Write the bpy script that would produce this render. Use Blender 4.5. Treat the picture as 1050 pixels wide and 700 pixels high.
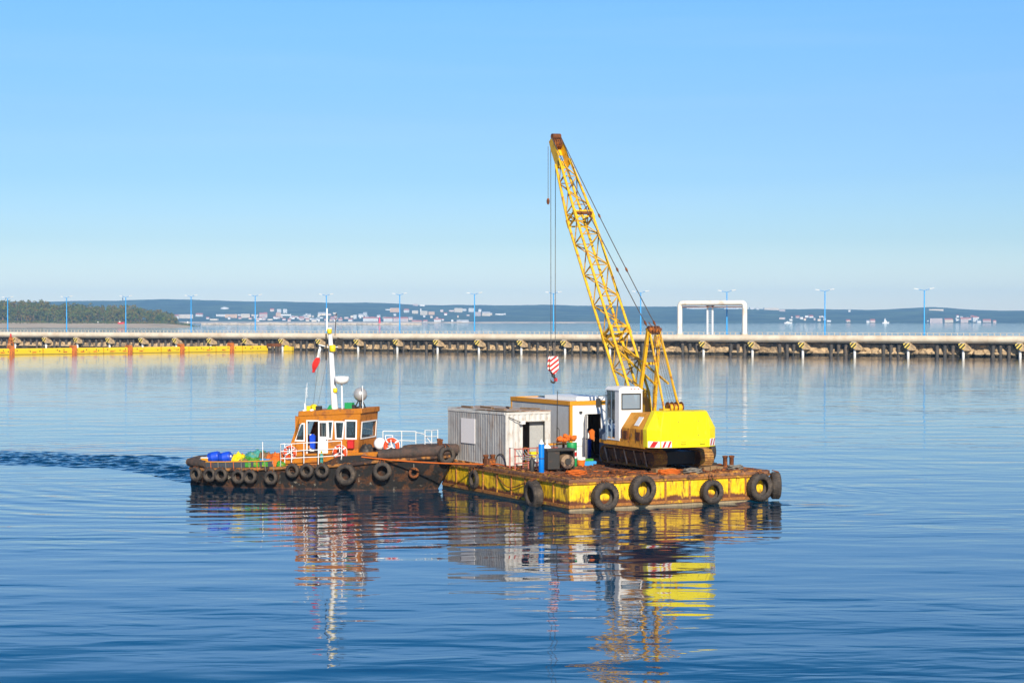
import bpy, bmesh, math, random
from mathutils import Matrix, Vector, noise as mnoise
random.seed(7)
R = math.radians
scene = bpy.context.scene
for o in list(bpy.data.objects):
    bpy.data.objects.remove(o)

# ------------------------------------------------------------------ camera
cam_d = bpy.data.cameras.new('camera'); cam = bpy.data.objects.new('camera', cam_d)
scene.collection.objects.link(cam); scene.camera = cam
cam_d.sensor_width = 36.0; cam_d.lens = 36.0*1900/1050
cam.location = (0, 0, 7.8)
cam.rotation_euler = (R(90-0.633), 0, 0)
cam_d.clip_start = 0.5; cam_d.clip_end = 60000

# ------------------------------------------------------------------ world, sun, exposure
SUN_EL, SUN_AZ = 27.0, 170.0           # azimuth clockwise from +Y: behind the camera, to the right
world = bpy.data.worlds.new('World'); scene.world = world; world.use_nodes = True
wn = world.node_tree; wn.nodes.clear()
sky = wn.nodes.new('ShaderNodeTexSky'); sky.sky_type = 'NISHITA'; sky.sun_disc = False
sky.sun_elevation = R(SUN_EL); sky.sun_rotation = R(SUN_AZ)
sky.altitude = 0; sky.air_density = 1.0; sky.dust_density = 0.3; sky.ozone_density = 3.0
hsv = wn.nodes.new('ShaderNodeHueSaturation'); hsv.inputs['Saturation'].default_value = 1.15
hsv.inputs['Hue'].default_value = 0.5
bg = wn.nodes.new('ShaderNodeBackground'); bg.inputs['Strength'].default_value = 0.10
wo = wn.nodes.new('ShaderNodeOutputWorld')
wn.links.new(sky.outputs[0], hsv.inputs['Color']); wtc = wn.nodes.new('ShaderNodeTexCoord'); wsp = wn.nodes.new('ShaderNodeSeparateXYZ'); wn.links.new(wtc.outputs['Generated'], wsp.inputs[0])
wm = wn.nodes.new('ShaderNodeMath'); wm.operation = 'MULTIPLY'; wm.inputs[1].default_value = 2.0; wn.links.new(wsp.outputs[2], wm.inputs[0])
wr = wn.nodes.new('ShaderNodeValToRGB'); el = wr.color_ramp.elements
# sky tint by elevation; darkened above the frame to cut fill and blue reflections
TINT = [(0.0, (1.28, 1.21, 1.28)), (.044, (.96, .99, 1.16)), (.087, (.70, .81, 1.01)), (.152, (.61, .76, 1.00)), (.215, (.65, .79, 1.04)), (.335, (.70, .92, 1.18)), (.365, (.38, .72, .98)), (.43, (.12, .56, .86)), (.60, (.05, .45, .80)), (1.0, (.05, .38, .76))]
el[0].position = 0; el[1].position = 1
for p_, c_ in TINT[1:-1]: el.new(p_)
for e_, (p_, c_) in zip(el, TINT): e_.position = p_; e_.color = (c_[0]/2, c_[1]/2, c_[2]/2, 1)
wv = wn.nodes.new('ShaderNodeVectorMath'); wv.operation = 'MULTIPLY'; ws = wn.nodes.new('ShaderNodeVectorMath'); ws.operation = 'SCALE'; ws.inputs[3].default_value = 2.0
wn.links.new(wm.outputs[0], wr.inputs[0]); wn.links.new(hsv.outputs[0], wv.inputs[0]); wn.links.new(wr.outputs[0], wv.inputs[1]); wn.links.new(wv.outputs[0], ws.inputs[0])
wmp = wn.nodes.new('ShaderNodeMapping'); wmp.inputs['Scale'].default_value = (2.0, 2.0, 38.0); wn.links.new(wtc.outputs['Generated'], wmp.inputs['Vector'])
wnz = wn.nodes.new('ShaderNodeTexNoise'); wnz.inputs['Scale'].default_value = 1.6; wnz.inputs['Detail'].default_value = 5; wn.links.new(wmp.outputs[0], wnz.inputs['Vector'])
wmr = wn.nodes.new('ShaderNodeMapRange'); wmr.inputs[1].default_value = .5; wmr.inputs[2].default_value = .75; wmr.inputs[3].default_value = 0; wmr.inputs[4].default_value = .045; wn.links.new(wnz.outputs[0], wmr.inputs[0])
wmx = wn.nodes.new('ShaderNodeMix'); wmx.data_type = 'RGBA'; wmx.inputs[7].default_value = (7.5, 8.0, 8.4, 1); wn.links.new(wmr.outputs[0], wmx.inputs[0]); wn.links.new(ws.outputs[0], wmx.inputs[6])
wn.links.new(wmx.outputs[2], bg.inputs[0]); wn.links.new(bg.outputs[0], wo.inputs[0])
sl = bpy.data.lights.new('sun', 'SUN'); sun = bpy.data.objects.new('sun', sl); scene.collection.objects.link(sun)
sl.energy = 5.0; sl.angle = R(0.55); sl.color = (1.0, 0.91, 0.76)
sd = Vector((math.sin(R(SUN_AZ))*math.cos(R(SUN_EL)), math.cos(R(SUN_AZ))*math.cos(R(SUN_EL)), math.sin(R(SUN_EL))))
sun.rotation_euler = sd.to_track_quat('Z', 'Y').to_euler(); sun.location = (60, -60, 80)
vs = scene.view_settings
vs.view_transform = 'Standard'; vs.look = 'None'; vs.gamma = 1; vs.exposure = 0.30; vs.use_curve_mapping = False

# ------------------------------------------------------------------ material helpers
def N(nt, t, **kw):
    n = nt.nodes.new(t)
    for k, v in kw.items():
        if hasattr(n, k): setattr(n, k, v)
    return n
MATS = {}
def pm(name, col, rough=0.6, metal=0.0, wear=None, amt=0.35, scale=2.5, stretch=(1, 1, 1), var=0.25, bump=0.15,
       wear2=None, amt2=0.3, scale2=6.0, zband=None, edge=0.08, dent=0.0):
    """painted / worn surface: base colour, patches of wear, fine mottling, optional band of fouling below a height"""
    if name in MATS: return MATS[name]
    m = bpy.data.materials.new(name); m.use_nodes = True; nt = m.node_tree
    b = nt.nodes['Principled BSDF']; L = nt.links.new
    tc = N(nt, 'ShaderNodeTexCoord'); mp = N(nt, 'ShaderNodeMapping'); mp.inputs['Scale'].default_value = stretch
    L(tc.outputs['Object'], mp.inputs['Vector'])
    def nz(sc, det=5, rgh=0.6):
        n = N(nt, 'ShaderNodeTexNoise'); n.inputs['Scale'].default_value = sc; n.inputs['Detail'].default_value = det
        n.inputs['Roughness'].default_value = rgh; L(mp.outputs[0], n.inputs['Vector']); return n
    fine = nz(scale*5, 4)
    mr = N(nt, 'ShaderNodeMapRange'); mr.inputs[1].default_value = 0.3; mr.inputs[2].default_value = 0.7
    mr.inputs[3].default_value = 1-var; mr.inputs[4].default_value = 1+var*0.6
    L(fine.outputs[0], mr.inputs[0])
    mu = N(nt, 'ShaderNodeVectorMath', operation='MULTIPLY'); mu.inputs[0].default_value = col[:3]
    L(mr.outputs[0], mu.inputs[1]); cur = mu.outputs[0]
    facs = []
    def blend(cur, c2, fac):
        mx = N(nt, 'ShaderNodeMix', data_type='RGBA'); L(fac, mx.inputs[0]); L(cur, mx.inputs[6])
        v = N(nt, 'ShaderNodeVectorMath', operation='MULTIPLY'); v.inputs[0].default_value = c2[:3]; L(mr.outputs[0], v.inputs[1])
        L(v.outputs[0], mx.inputs[7]); return mx.outputs[2]
    for w, a, sc in ((wear, amt, scale), (wear2, amt2, scale2)):
        if w is None: continue
        n = nz(sc, 7, 0.68)
        r = N(nt, 'ShaderNodeMapRange'); c = 0.5+(0.5-a)*0.42
        r.inputs[1].default_value = c-edge/2; r.inputs[2].default_value = c+edge/2
        L(n.outputs[0], r.inputs[0]); cur = blend(cur, w, r.outputs[0]); facs.append(r.outputs[0])
    if zband:
        for (z, soft, c2) in zband:
            sp = N(nt, 'ShaderNodeSeparateXYZ'); L(tc.outputs['Object'], sp.inputs[0])
            n = nz(1.6, 6, 0.7); ad = N(nt, 'ShaderNodeMath', operation='MULTIPLY_ADD'); L(n.outputs[0], ad.inputs[0])
            ad.inputs[1].default_value = soft; L(sp.outputs[2], ad.inputs[2])
            r = N(nt, 'ShaderNodeMapRange'); r.inputs[1].default_value = z+soft*0.5+0.05; r.inputs[2].default_value = z+soft*0.5-0.05
            r.inputs[3].default_value = 0; r.inputs[4].default_value = 1
            L(ad.outputs[0], r.inputs[0]); cur = blend(cur, c2, r.outputs[0])
    L(cur, b.inputs['Base Color']); b.inputs['Roughness'].default_value = rough; b.inputs['Metallic'].default_value = metal
    if facs:
        rr = N(nt, 'ShaderNodeMapRange'); rr.inputs[3].default_value = rough; rr.inputs[4].default_value = min(1, rough+0.3)
        L(facs[0], rr.inputs[0]); L(rr.outputs[0], b.inputs['Roughness'])
    if bump:
        bp = N(nt, 'ShaderNodeBump'); bp.inputs['Strength'].default_value = bump; bp.inputs['Distance'].default_value = 0.03
        L(fine.outputs[0], bp.inputs['Height']); L(bp.outputs[0], b.inputs['Normal'])
        if dent:
            dn = N(nt, 'ShaderNodeTexNoise'); dn.inputs['Scale'].default_value = 1.4; dn.inputs['Detail'].default_value = 2; L(tc.outputs['Object'], dn.inputs['Vector'])
            b2 = N(nt, 'ShaderNodeBump'); b2.inputs['Strength'].default_value = 1; b2.inputs['Distance'].default_value = dent; L(dn.outputs[0], b2.inputs['Height']); L(b2.outputs[0], bp.inputs['Normal'])
    MATS[name] = m; return m

RUST = (0.16, 0.05, 0.015); RUSTD = (0.07, 0.025, 0.012); RUSTO = (0.42, 0.12, 0.015)
M = {}
M['hull_yellow'] = pm('barge yellow paint', (0.92, 0.55, 0.008), 0.55, wear=(.20, .08, .018), amt=0.26, scale=2.6, stretch=(1.3, 1.3, .35), wear2=(0.40, 0.20, 0.02), amt2=0.32, scale2=4,
                      zband=[(0.40, 0.6, (0.14, 0.045, 0.018)), (0.10, 0.10, (0.32, 0.25, 0.15))], var=.25, dent=.12)
M['deck_rust'] = pm('rusty deck plate', (0.22, 0.10, 0.05), 0.85, wear=(0.42, 0.17, 0.04), amt=0.30, scale=1.3, wear2=(0.05, 0.03, 0.025), amt2=0.30, scale2=2.7, var=.4, bump=.5)
M['rim_rust'] = pm('rusty rail steel', (0.36, 0.14, 0.03), 0.8, wear=(0.62, 0.36, 0.015), amt=0.30, scale=2.5, wear2=(0.05, 0.025, 0.02), amt2=0.3, scale2=4, var=.4, bump=.4)
M['rust'] = pm('rusted steel', RUST, 0.85, wear=RUSTO, amt=.35, scale=5, wear2=(.04, .02, .015), amt2=.3, var=.4, bump=.4)
M['crane_yellow'] = pm('crane boom yellow', (0.84, 0.48, 0.012), 0.5, wear=(0.40, .15, .02), amt=.28, scale=3.0, var=.12, bump=.05)
M['cw_yellow'] = pm('counterweight yellow', (1.0, 0.82, 0.0), 0.42, wear=(.66, .46, .02), amt=.17, scale=2.6, wear2=(.42, .26, .03), amt2=.10, scale2=4, dent=.03, var=.06, bump=.04, stretch=(1, 1, .5))
M['orange_body'] = pm('ochre machine paint', (0.78, 0.33, 0.012), 0.5, wear=(0.50, .20, .015), amt=.30, scale=1.8, var=.15, stretch=(1, 1, .5), bump=.05)
M['crane_orange'] = pm('aframe ochre', (0.78, 0.42, 0.01), 0.5, wear=(.38, .14, .02), amt=.3, scale=3, var=.15, bump=.08)
M['white'] = pm('weathered white paint', (0.80, 0.79, 0.76), 0.45, wear=(.55, .50, .44), amt=.25, scale=2, var=.06, bump=.03, wear2=(.35, .17, .07), amt2=.06, scale2=4)
M['bright_white'] = pm('clean white paint', (0.84, 0.84, 0.82), 0.4, var=.05, bump=.02)
M['grey_sheet_shaded'] = pm('shaded grey corrugated sheet', (0.31, 0.31, 0.31), 0.5, wear=(.44, .43, .41), amt=.42, scale=.9, stretch=(1, 1, .25), var=.10, bump=.03, wear2=(.26, .16, .10), amt2=.17, scale2=3, edge=.3, dent=.06)  # shed side wall: its shade is put into the grey, darker than the front
M['pale_sheet'] = pm('pale painted sheet', (0.60, 0.59, 0.56), 0.5, wear=(.55, .52, .46), amt=.35, scale=1.6, stretch=(1, 1, .3), var=.06, bump=.03, edge=.25, wear2=(.33, .18, .08), amt2=.14, dent=.05)
M['roof_rust'] = pm('rusty sheet roof', (0.42, 0.33, 0.25), 0.7, wear=(.40, .18, .08), amt=.3, scale=1.1, wear2=(.6, .56, .5), amt2=.35, scale2=1.7, var=.25, bump=.2)
M['trim_orange'] = pm('orange frame paint', (0.72, 0.30, 0.01), 0.5, wear=(.30, .12, .03), amt=.18, scale=3, var=.1, bump=.05)
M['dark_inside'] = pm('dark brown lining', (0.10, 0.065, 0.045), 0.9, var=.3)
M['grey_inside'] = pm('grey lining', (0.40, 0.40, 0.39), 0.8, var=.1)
M['track'] = pm('track steel', (0.10, 0.055, 0.035), 0.75, wear=(.28, .13, .04), amt=.4, scale=4, var=.3, bump=.3)
M['track_pad'] = pm('rusty track shoes', (0.30, 0.14, 0.04), 0.7, wear=(.50, .27, .06), amt=.4, scale=4, var=.3, bump=.3)
M['dark_steel'] = pm('dark greasy steel', (0.03, 0.028, 0.026), 0.55, wear=(.09, .05, .03), amt=.25, scale=4, var=.3, bump=.1)
M['tyre'] = pm('old tyre rubber', (0.040, 0.032, 0.028), 0.78, wear=(.13, .10, .075), amt=.35, scale=3, var=.3, bump=.25, edge=.25)
M['rope_grey'] = pm('grey rope', (0.22, 0.2, 0.17), 0.9, var=.3)
M['wire'] = pm('wire rope', (0.10, 0.095, 0.09), 0.6, var=.2, bump=0)
M['rope_orange'] = pm('orange rope', (0.62, 0.13, 0.01), 0.8, var=.3, scale=8)
M['hull_black'] = pm('tug hull black', (0.010, 0.009, 0.009), 0.75, wear=(.085, .034, .014), amt=.38, scale=1.8, wear2=(.34, .30, .23), amt2=.13, scale2=2.2, var=.4,
                     zband=[(0.02, 0.45, (0.10, 0.042, 0.025))], bump=.3)
M['rail_rusty'] = pm('rubbing strake', (0.34, 0.14, 0.03), 0.8, wear=(.05, .03, .025), amt=.45, scale=2, var=.4, bump=.4)
M['bulwark'] = pm('slate bulwark', (0.055, 0.065, 0.08), 0.7, wear=(.20, .08, .03), amt=.25, scale=3, var=.3, wear2=(.12, .30, .05), amt2=.10, scale2=1.0)
M['tug_orange'] = pm('tug house orange', (0.52, 0.175, 0.006), 0.5, wear=(.34, .11, .015), amt=.36, scale=2.2, var=.12, bump=.05, wear2=(.20, .07, .02), amt2=.10, scale2=5)
M['tug_deck'] = pm('tug deck', (0.22, 0.09, 0.03), 0.85, wear=(.10, .14, .05), amt=.35, scale=1.5, var=.4, bump=.3)
M['roll_fender'] = pm('roll fender canvas', (0.045, 0.037, 0.033), 0.85, wear=(.13, .075, .055), amt=.4, scale=2, var=.3, bump=.4, edge=.3)
M['glass'] = None
M['lifebuoy'] = pm('lifebuoy orange', (0.82, 0.07, 0.012), 0.5, var=.1, bump=.03)
M['red'] = pm('red paint', (0.60, 0.02, 0.02), 0.5, var=.1, bump=.03)
M['red_cloth'] = pm('red cloth', (0.65, 0.02, 0.015), 0.85, var=.15)
M['green'] = pm('green paint', (0.01, 0.30, 0.08), 0.5, var=.1, bump=.03)
M['green_net'] = pm('green net', (0.05, 0.30, 0.03), 0.9, wear=(.30, .36, .03), amt=.35, scale=4, var=.5, bump=.8)
M['teal'] = pm('teal tarpaulin', (0.05, 0.28, 0.25), 0.7, wear=(.2, .33, .2), amt=.3, scale=3, var=.3, bump=.3)
M['yellow'] = pm('yellow paint', (0.82, 0.62, 0.01), 0.5, var=.12, bump=.03)
M['blue_drum'] = pm('blue plastic', (0.01, 0.07, 0.60), 0.4, var=.1, bump=.02)
M['gas_blue'] = pm('blue gas bottle', (0.0, 0.20, 0.72), 0.35, var=.06, bump=.02)
M['sky_blue'] = pm('pale blue plastic', (0.02, 0.30, 0.68), 0.45, var=.1, bump=.02)
M['locker'] = pm('blue grey locker', (0.22, 0.30, 0.40), 0.5, wear=(.10, .12, .16), amt=.2, var=.12, bump=.03)
M['chrome'] = pm('silver dome', (0.50, 0.48, 0.46), 0.38, metal=.35, var=.12, bump=.02)
M['wood'] = pm('weathered timber', (0.26, 0.155, 0.07), 0.8, wear=(.12, .07, .04), amt=.35, scale=3, stretch=(1, 1, 3), var=.25, bump=.2)
M['net_orange'] = pm('orange net', (0.70, 0.15, 0.01), 0.85, var=.4, scale=5, bump=.5)
M['concrete'] = pm('pier concrete', (0.40, 0.37, 0.33), 0.85, wear=(.22, .20, .18), amt=.3, scale=.3, var=.2, bump=.1)
M['pile_dark'] = pm('wet pile', (0.07, 0.065, 0.06), 0.85, wear=(.16, .12, .09), amt=.35, scale=.6, var=.3)
M['pipe'] = pm('cream pipeline', (0.76, 0.66, 0.51), 0.5, wear=(.58, .45, .31), amt=.36, scale=.35, stretch=(1, 1, 1), var=.05, bump=0, edge=.3)
M['lamp_blue'] = pm('lamp post blue', (0.0, 0.33, 0.78), 0.4, var=.05, bump=0)
M['rock'] = pm('warm rubble', (0.52, 0.37, 0.21), 0.9, wear=(.28, .20, .12), amt=.4, scale=.25, var=.3, bump=.3, zband=[(0.55, 0.3, (.035, .03, .02))])
M['boom_yellow'] = pm('floating boom yellow', (0.80, 0.52, 0.01), 0.55, wear=(.5, .27, .02), amt=.2, scale=.8, var=.1, bump=0, zband=[(0.12, .1, (.25, .2, .03))])
M['marker_orange'] = pm('marker orange rust', (0.62, 0.17, 0.02), 0.6, wear=(.30, .08, .02), amt=.4, scale=1.2, var=.2, bump=0)

def glassm(name, col, rough=.05, alpha=0.55):
    m = bpy.data.materials.new(name); m.use_nodes = True; nt = m.node_tree; b = nt.nodes['Principled BSDF']
    n = N(nt, 'ShaderNodeTexNoise'); n.inputs['Scale'].default_value = 3
    tc = N(nt, 'ShaderNodeTexCoord'); nt.links.new(tc.outputs['Object'], n.inputs['Vector'])
    r = N(nt, 'ShaderNodeMapRange'); r.inputs[3].default_value = rough; r.inputs[4].default_value = rough+.15
    nt.links.new(n.outputs[0], r.inputs[0]); nt.links.new(r.outputs[0], b.inputs['Roughness'])
    b.inputs['Base Color'].default_value = (*col, 1); b.inputs['Alpha'].default_value = alpha; b.inputs['IOR'].default_value = 1.5
    return m
M['glass'] = glassm('window glass', (0.03, 0.05, 0.06), .03, .45)
M['glass_cab'] = glassm('see-through pale cab glass', (0.30, 0.38, 0.46), .08, .6)  # pale blue in the colour imitates the light seen through the pane

# ------------------------------------------------------------------ mesh helpers
I4 = Matrix.Identity(4)
WM = {}
def F(x, y, z=0, deg=0): return Matrix.Translation((x, y, z)) @ Matrix.Rotation(R(deg), 4, 'Z')
def basis_from(d):
    d = Vector(d).normalized(); up = Vector((0, 0, 1)) if abs(d.z) < .95 else Vector((1, 0, 0))
    x = up.cross(d).normalized(); y = d.cross(x); return x, y, d
class MB:
    def __init__(s, frame=I4): s.v = []; s.f = []; s.m = []; s.fr = frame; s.sm = []
    def add(s, vs, fs, mi=0, smooth=False):
        o = len(s.v); s.v += [tuple(v) for v in vs]
        for f in fs: s.f.append(tuple(i+o for i in f)); s.m.append(mi); s.sm.append(smooth)
        return s
    def box(s, x0, x1, y0, y1, z0, z1, mi=0, mat=None):
        vs = [Vector((x, y, z)) for z in (z0, z1) for y in (y0, y1) for x in (x0, x1)]
        if mat is not None: vs = [mat @ v for v in vs]
        return s.add(vs, [(0, 2, 3, 1), (4, 5, 7, 6), (0, 1, 5, 4), (2, 6, 7, 3), (0, 4, 6, 2), (1, 3, 7, 5)], mi)
    def cbox(s, c, size, mi=0, rz=0, rx=0, ry=0):
        m = Matrix.Translation(c) @ Matrix.Rotation(R(rz), 4, 'Z') @ Matrix.Rotation(R(ry), 4, 'Y') @ Matrix.Rotation(R(rx), 4, 'X')
        a, b, c2 = [q/2 for q in size]; return s.box(-a, a, -b, b, -c2, c2, mi, m)
    def bar(s, p, q, w, h=None, mi=0):
        h = h or w; p = Vector(p); q = Vector(q); x, y, d = basis_from(q-p)
        vs = [b+x*sx*w/2+y*sy*h/2 for b in (p, q) for sx, sy in ((-1, -1), (1, -1), (1, 1), (-1, 1))]
        return s.add(vs, [(3, 2, 1, 0), (4, 5, 6, 7), (0, 1, 5, 4), (1, 2, 6, 5), (2, 3, 7, 6), (3, 0, 4, 7)], mi)
    def tube(s, pts, r, n=8, mi=0, closed=False, cap=True):
        pts = [Vector(p) for p in pts]; k = len(pts); rs = r if isinstance(r, (list, tuple)) else [r]*k
        vs = []; px = None
        for i, p in enumerate(pts):
            if closed: d = pts[(i+1) % k]-pts[i-1]
            else: d = pts[min(i+1, k-1)]-pts[max(i-1, 0)]
            d = d.normalized() if d.length > 1e-9 else Vector((0, 0, 1))
            if px is None: x, y, d = basis_from(d)
            else:
                x = (px-d*px.dot(d)); x = x.normalized() if x.length > 1e-6 else basis_from(d)[0]; y = d.cross(x)
            px = x
            vs += [p+(x*math.cos(2*math.pi*j/n)+y*math.sin(2*math.pi*j/n))*rs[i] for j in range(n)]
        fs = []
        for i in range(k if closed else k-1):
            a = i*n; b = ((i+1) % k)*n
            fs += [(a+j, a+(j+1) % n, b+(j+1) % n, b+j) for j in range(n)]
        s.add(vs, fs, mi, n >= 6)
        if cap and not closed:
            s.add(vs[:n], [tuple(reversed(range(n)))], mi); s.add(vs[-n:], [tuple(range(n))], mi)
        return s
    def cyl(s, p, q, r, n=16, mi=0): return s.tube([p, q], r, n, mi)
    def lathe(s, prof, mat=I4, n=20, mi=0, cap=True):
        vs = [mat @ Vector((r*math.cos(2*math.pi*j/n), r*math.sin(2*math.pi*j/n), z)) for r, z in prof for j in range(n)]
        fs = [(i*n+j, i*n+(j+1) % n, (i+1)*n+(j+1) % n, (i+1)*n+j) for i in range(len(prof)-1) for j in range(n)]
        s.add(vs, fs, mi, True)
        if cap:
            if prof[0][0] > 1e-4: s.add(vs[:n], [tuple(range(n))], mi)
            if prof[-1][0] > 1e-4: s.add(vs[-n:], [tuple(range(n))], mi)
        return s
    def torus(s, mat, Rr, r, n=28, k=10, mi=0, flat=1.0, mi_fn=None):
        vs = []
        for i in range(n):
            a = 2*math.pi*i/n
            for j in range(k):
                b = 2*math.pi*j/k; rr = Rr+r*math.cos(b)
                vs.append(mat @ Vector((rr*math.cos(a), rr*math.sin(a), r*flat*math.sin(b))))
        for i in range(n):
            fs = [(i*k+j, ((i+1) % n)*k+j, ((i+1) % n)*k+(j+1) % k, i*k+(j+1) % k) for j in range(k)]
            o = len(s.v)
            if i == 0: base = o; s.v += [tuple(v) for v in vs]
            for f in fs: s.f.append(tuple(q+base for q in f)); s.m.append(mi_fn(i) if mi_fn else mi); s.sm.append(True)
        return s
    def prism(s, poly, axis, a0, a1, mi=0, mat=None):
        def P(u, w, a): return {'x': (a, u, w), 'y': (u, a, w), 'z': (u, w, a)}[axis]
        n = len(poly); vs = [Vector(P(u, w, a)) for a in (a0, a1) for u, w in poly]
        if mat is not None: vs = [mat @ v for v in vs]
        fs = [tuple(range(n)), tuple(reversed(range(n, 2*n)))]+[(i, (i+1) % n, n+(i+1) % n, n+i) for i in range(n)]
        return s.add(vs, fs, mi)
    def sphere(s, c, r, n=12, mi=0, sc=(1, 1, 1), jit=0):
        vs = []; rings = n//2
        for i in range(rings+1):
            th = math.pi*i/rings
            for j in range(n):
                a = 2*math.pi*j/n; k = 1+random.uniform(-jit, jit)
                vs.append((c[0]+r*sc[0]*math.sin(th)*math.cos(a)*k, c[1]+r*sc[1]*math.sin(th)*math.sin(a)*k, c[2]+r*sc[2]*math.cos(th)*k))
        return s.add(vs, [(i*n+j, (i+1)*n+j, (i+1)*n+(j+1) % n, i*n+(j+1) % n) for i in range(rings) for j in range(n)], mi, jit == 0)
    def rock(s, c, r, mi=0, sc=(1, 1, 1)):
        t = (1+5**.5)/2
        b = [(-1, t, 0), (1, t, 0), (-1, -t, 0), (1, -t, 0), (0, -1, t), (0, 1, t), (0, -1, -t), (0, 1, -t), (t, 0, -1), (t, 0, 1), (-t, 0, -1), (-t, 0, 1)]
        rot = Matrix.Rotation(random.uniform(0, 6), 3, 'Z') @ Matrix.Rotation(random.uniform(0, 6), 3, 'X')
        vs = []
        for v in b:
            w = rot @ (Vector(v)*.526*random.uniform(.75, 1.15)); vs.append((c[0]+w.x*r*sc[0], c[1]+w.y*r*sc[1], c[2]+w.z*r*sc[2]))
        fs = [(0, 11, 5), (0, 5, 1), (0, 1, 7), (0, 7, 10), (0, 10, 11), (1, 5, 9), (5, 11, 4), (11, 10, 2), (10, 7, 6), (7, 1, 8), (3, 9, 4), (3, 4, 2), (3, 2, 6), (3, 6, 8), (3, 8, 9), (4, 9, 5), (2, 4, 11), (6, 2, 10), (8, 6, 7), (9, 8, 1)]
        return s.add(vs, fs, mi)
    def build(s, name, mats, parent=None, origin=None, label=None, bevel=0, raw=False):
        if not isinstance(mats, (list, tuple)): mats = [mats]
        me = bpy.data.meshes.new(name)
        W = WM[parent.name] if parent is not None else (origin if origin is not None else I4)
        T = W.inverted() @ s.fr
        me.from_pydata([T @ Vector(v) for v in s.v], [], s.f)
        for m in mats: me.materials.append(m)
        me.polygons.foreach_set('material_index', s.m); me.polygons.foreach_set('use_smooth', s.sm)
        if not raw:
            bm = bmesh.new(); bm.from_mesh(me); bmesh.ops.recalc_face_normals(bm, faces=bm.faces); bm.to_mesh(me); bm.free()
        me.update()
        o = bpy.data.objects.new(name, me); scene.collection.objects.link(o)
        if parent is not None: o.parent = parent
        else: o.matrix_basis = W
        WM[o.name] = W
        if label: o['label'] = label
        if bevel:
            bv = o.modifiers.new('bevel', 'BEVEL'); bv.width = bevel; bv.segments = 2; bv.limit_method = 'ANGLE'; bv.harden_normals = False
        return o
def tag(o, label=None, cat=None, group=None, kind=None):
    if label: o['label'] = label
    if cat: o['category'] = cat
    if group: o['group'] = group
    if kind: o['kind'] = kind
    return o
def thing(name, frame, label, cat, group=None):
    o = bpy.data.objects.new(name, None); scene.collection.objects.link(o); o.empty_display_size = .3
    o.matrix_basis = frame; WM[o.name] = frame; return tag(o, label, cat, group)
def copy_tree(src, frame, label=None, parent=None):
    c = src.copy(); scene.collection.objects.link(c)
    if parent is None:
        c.matrix_basis = frame; WM[c.name] = frame
        if label: c['label'] = label
    else: c.parent = parent; WM[c.name] = frame
    for ch in list(src.children): copy_tree(ch, frame, parent=c)
    return c
def P3(f, *a): return tuple(f @ Vector(a))

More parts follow.
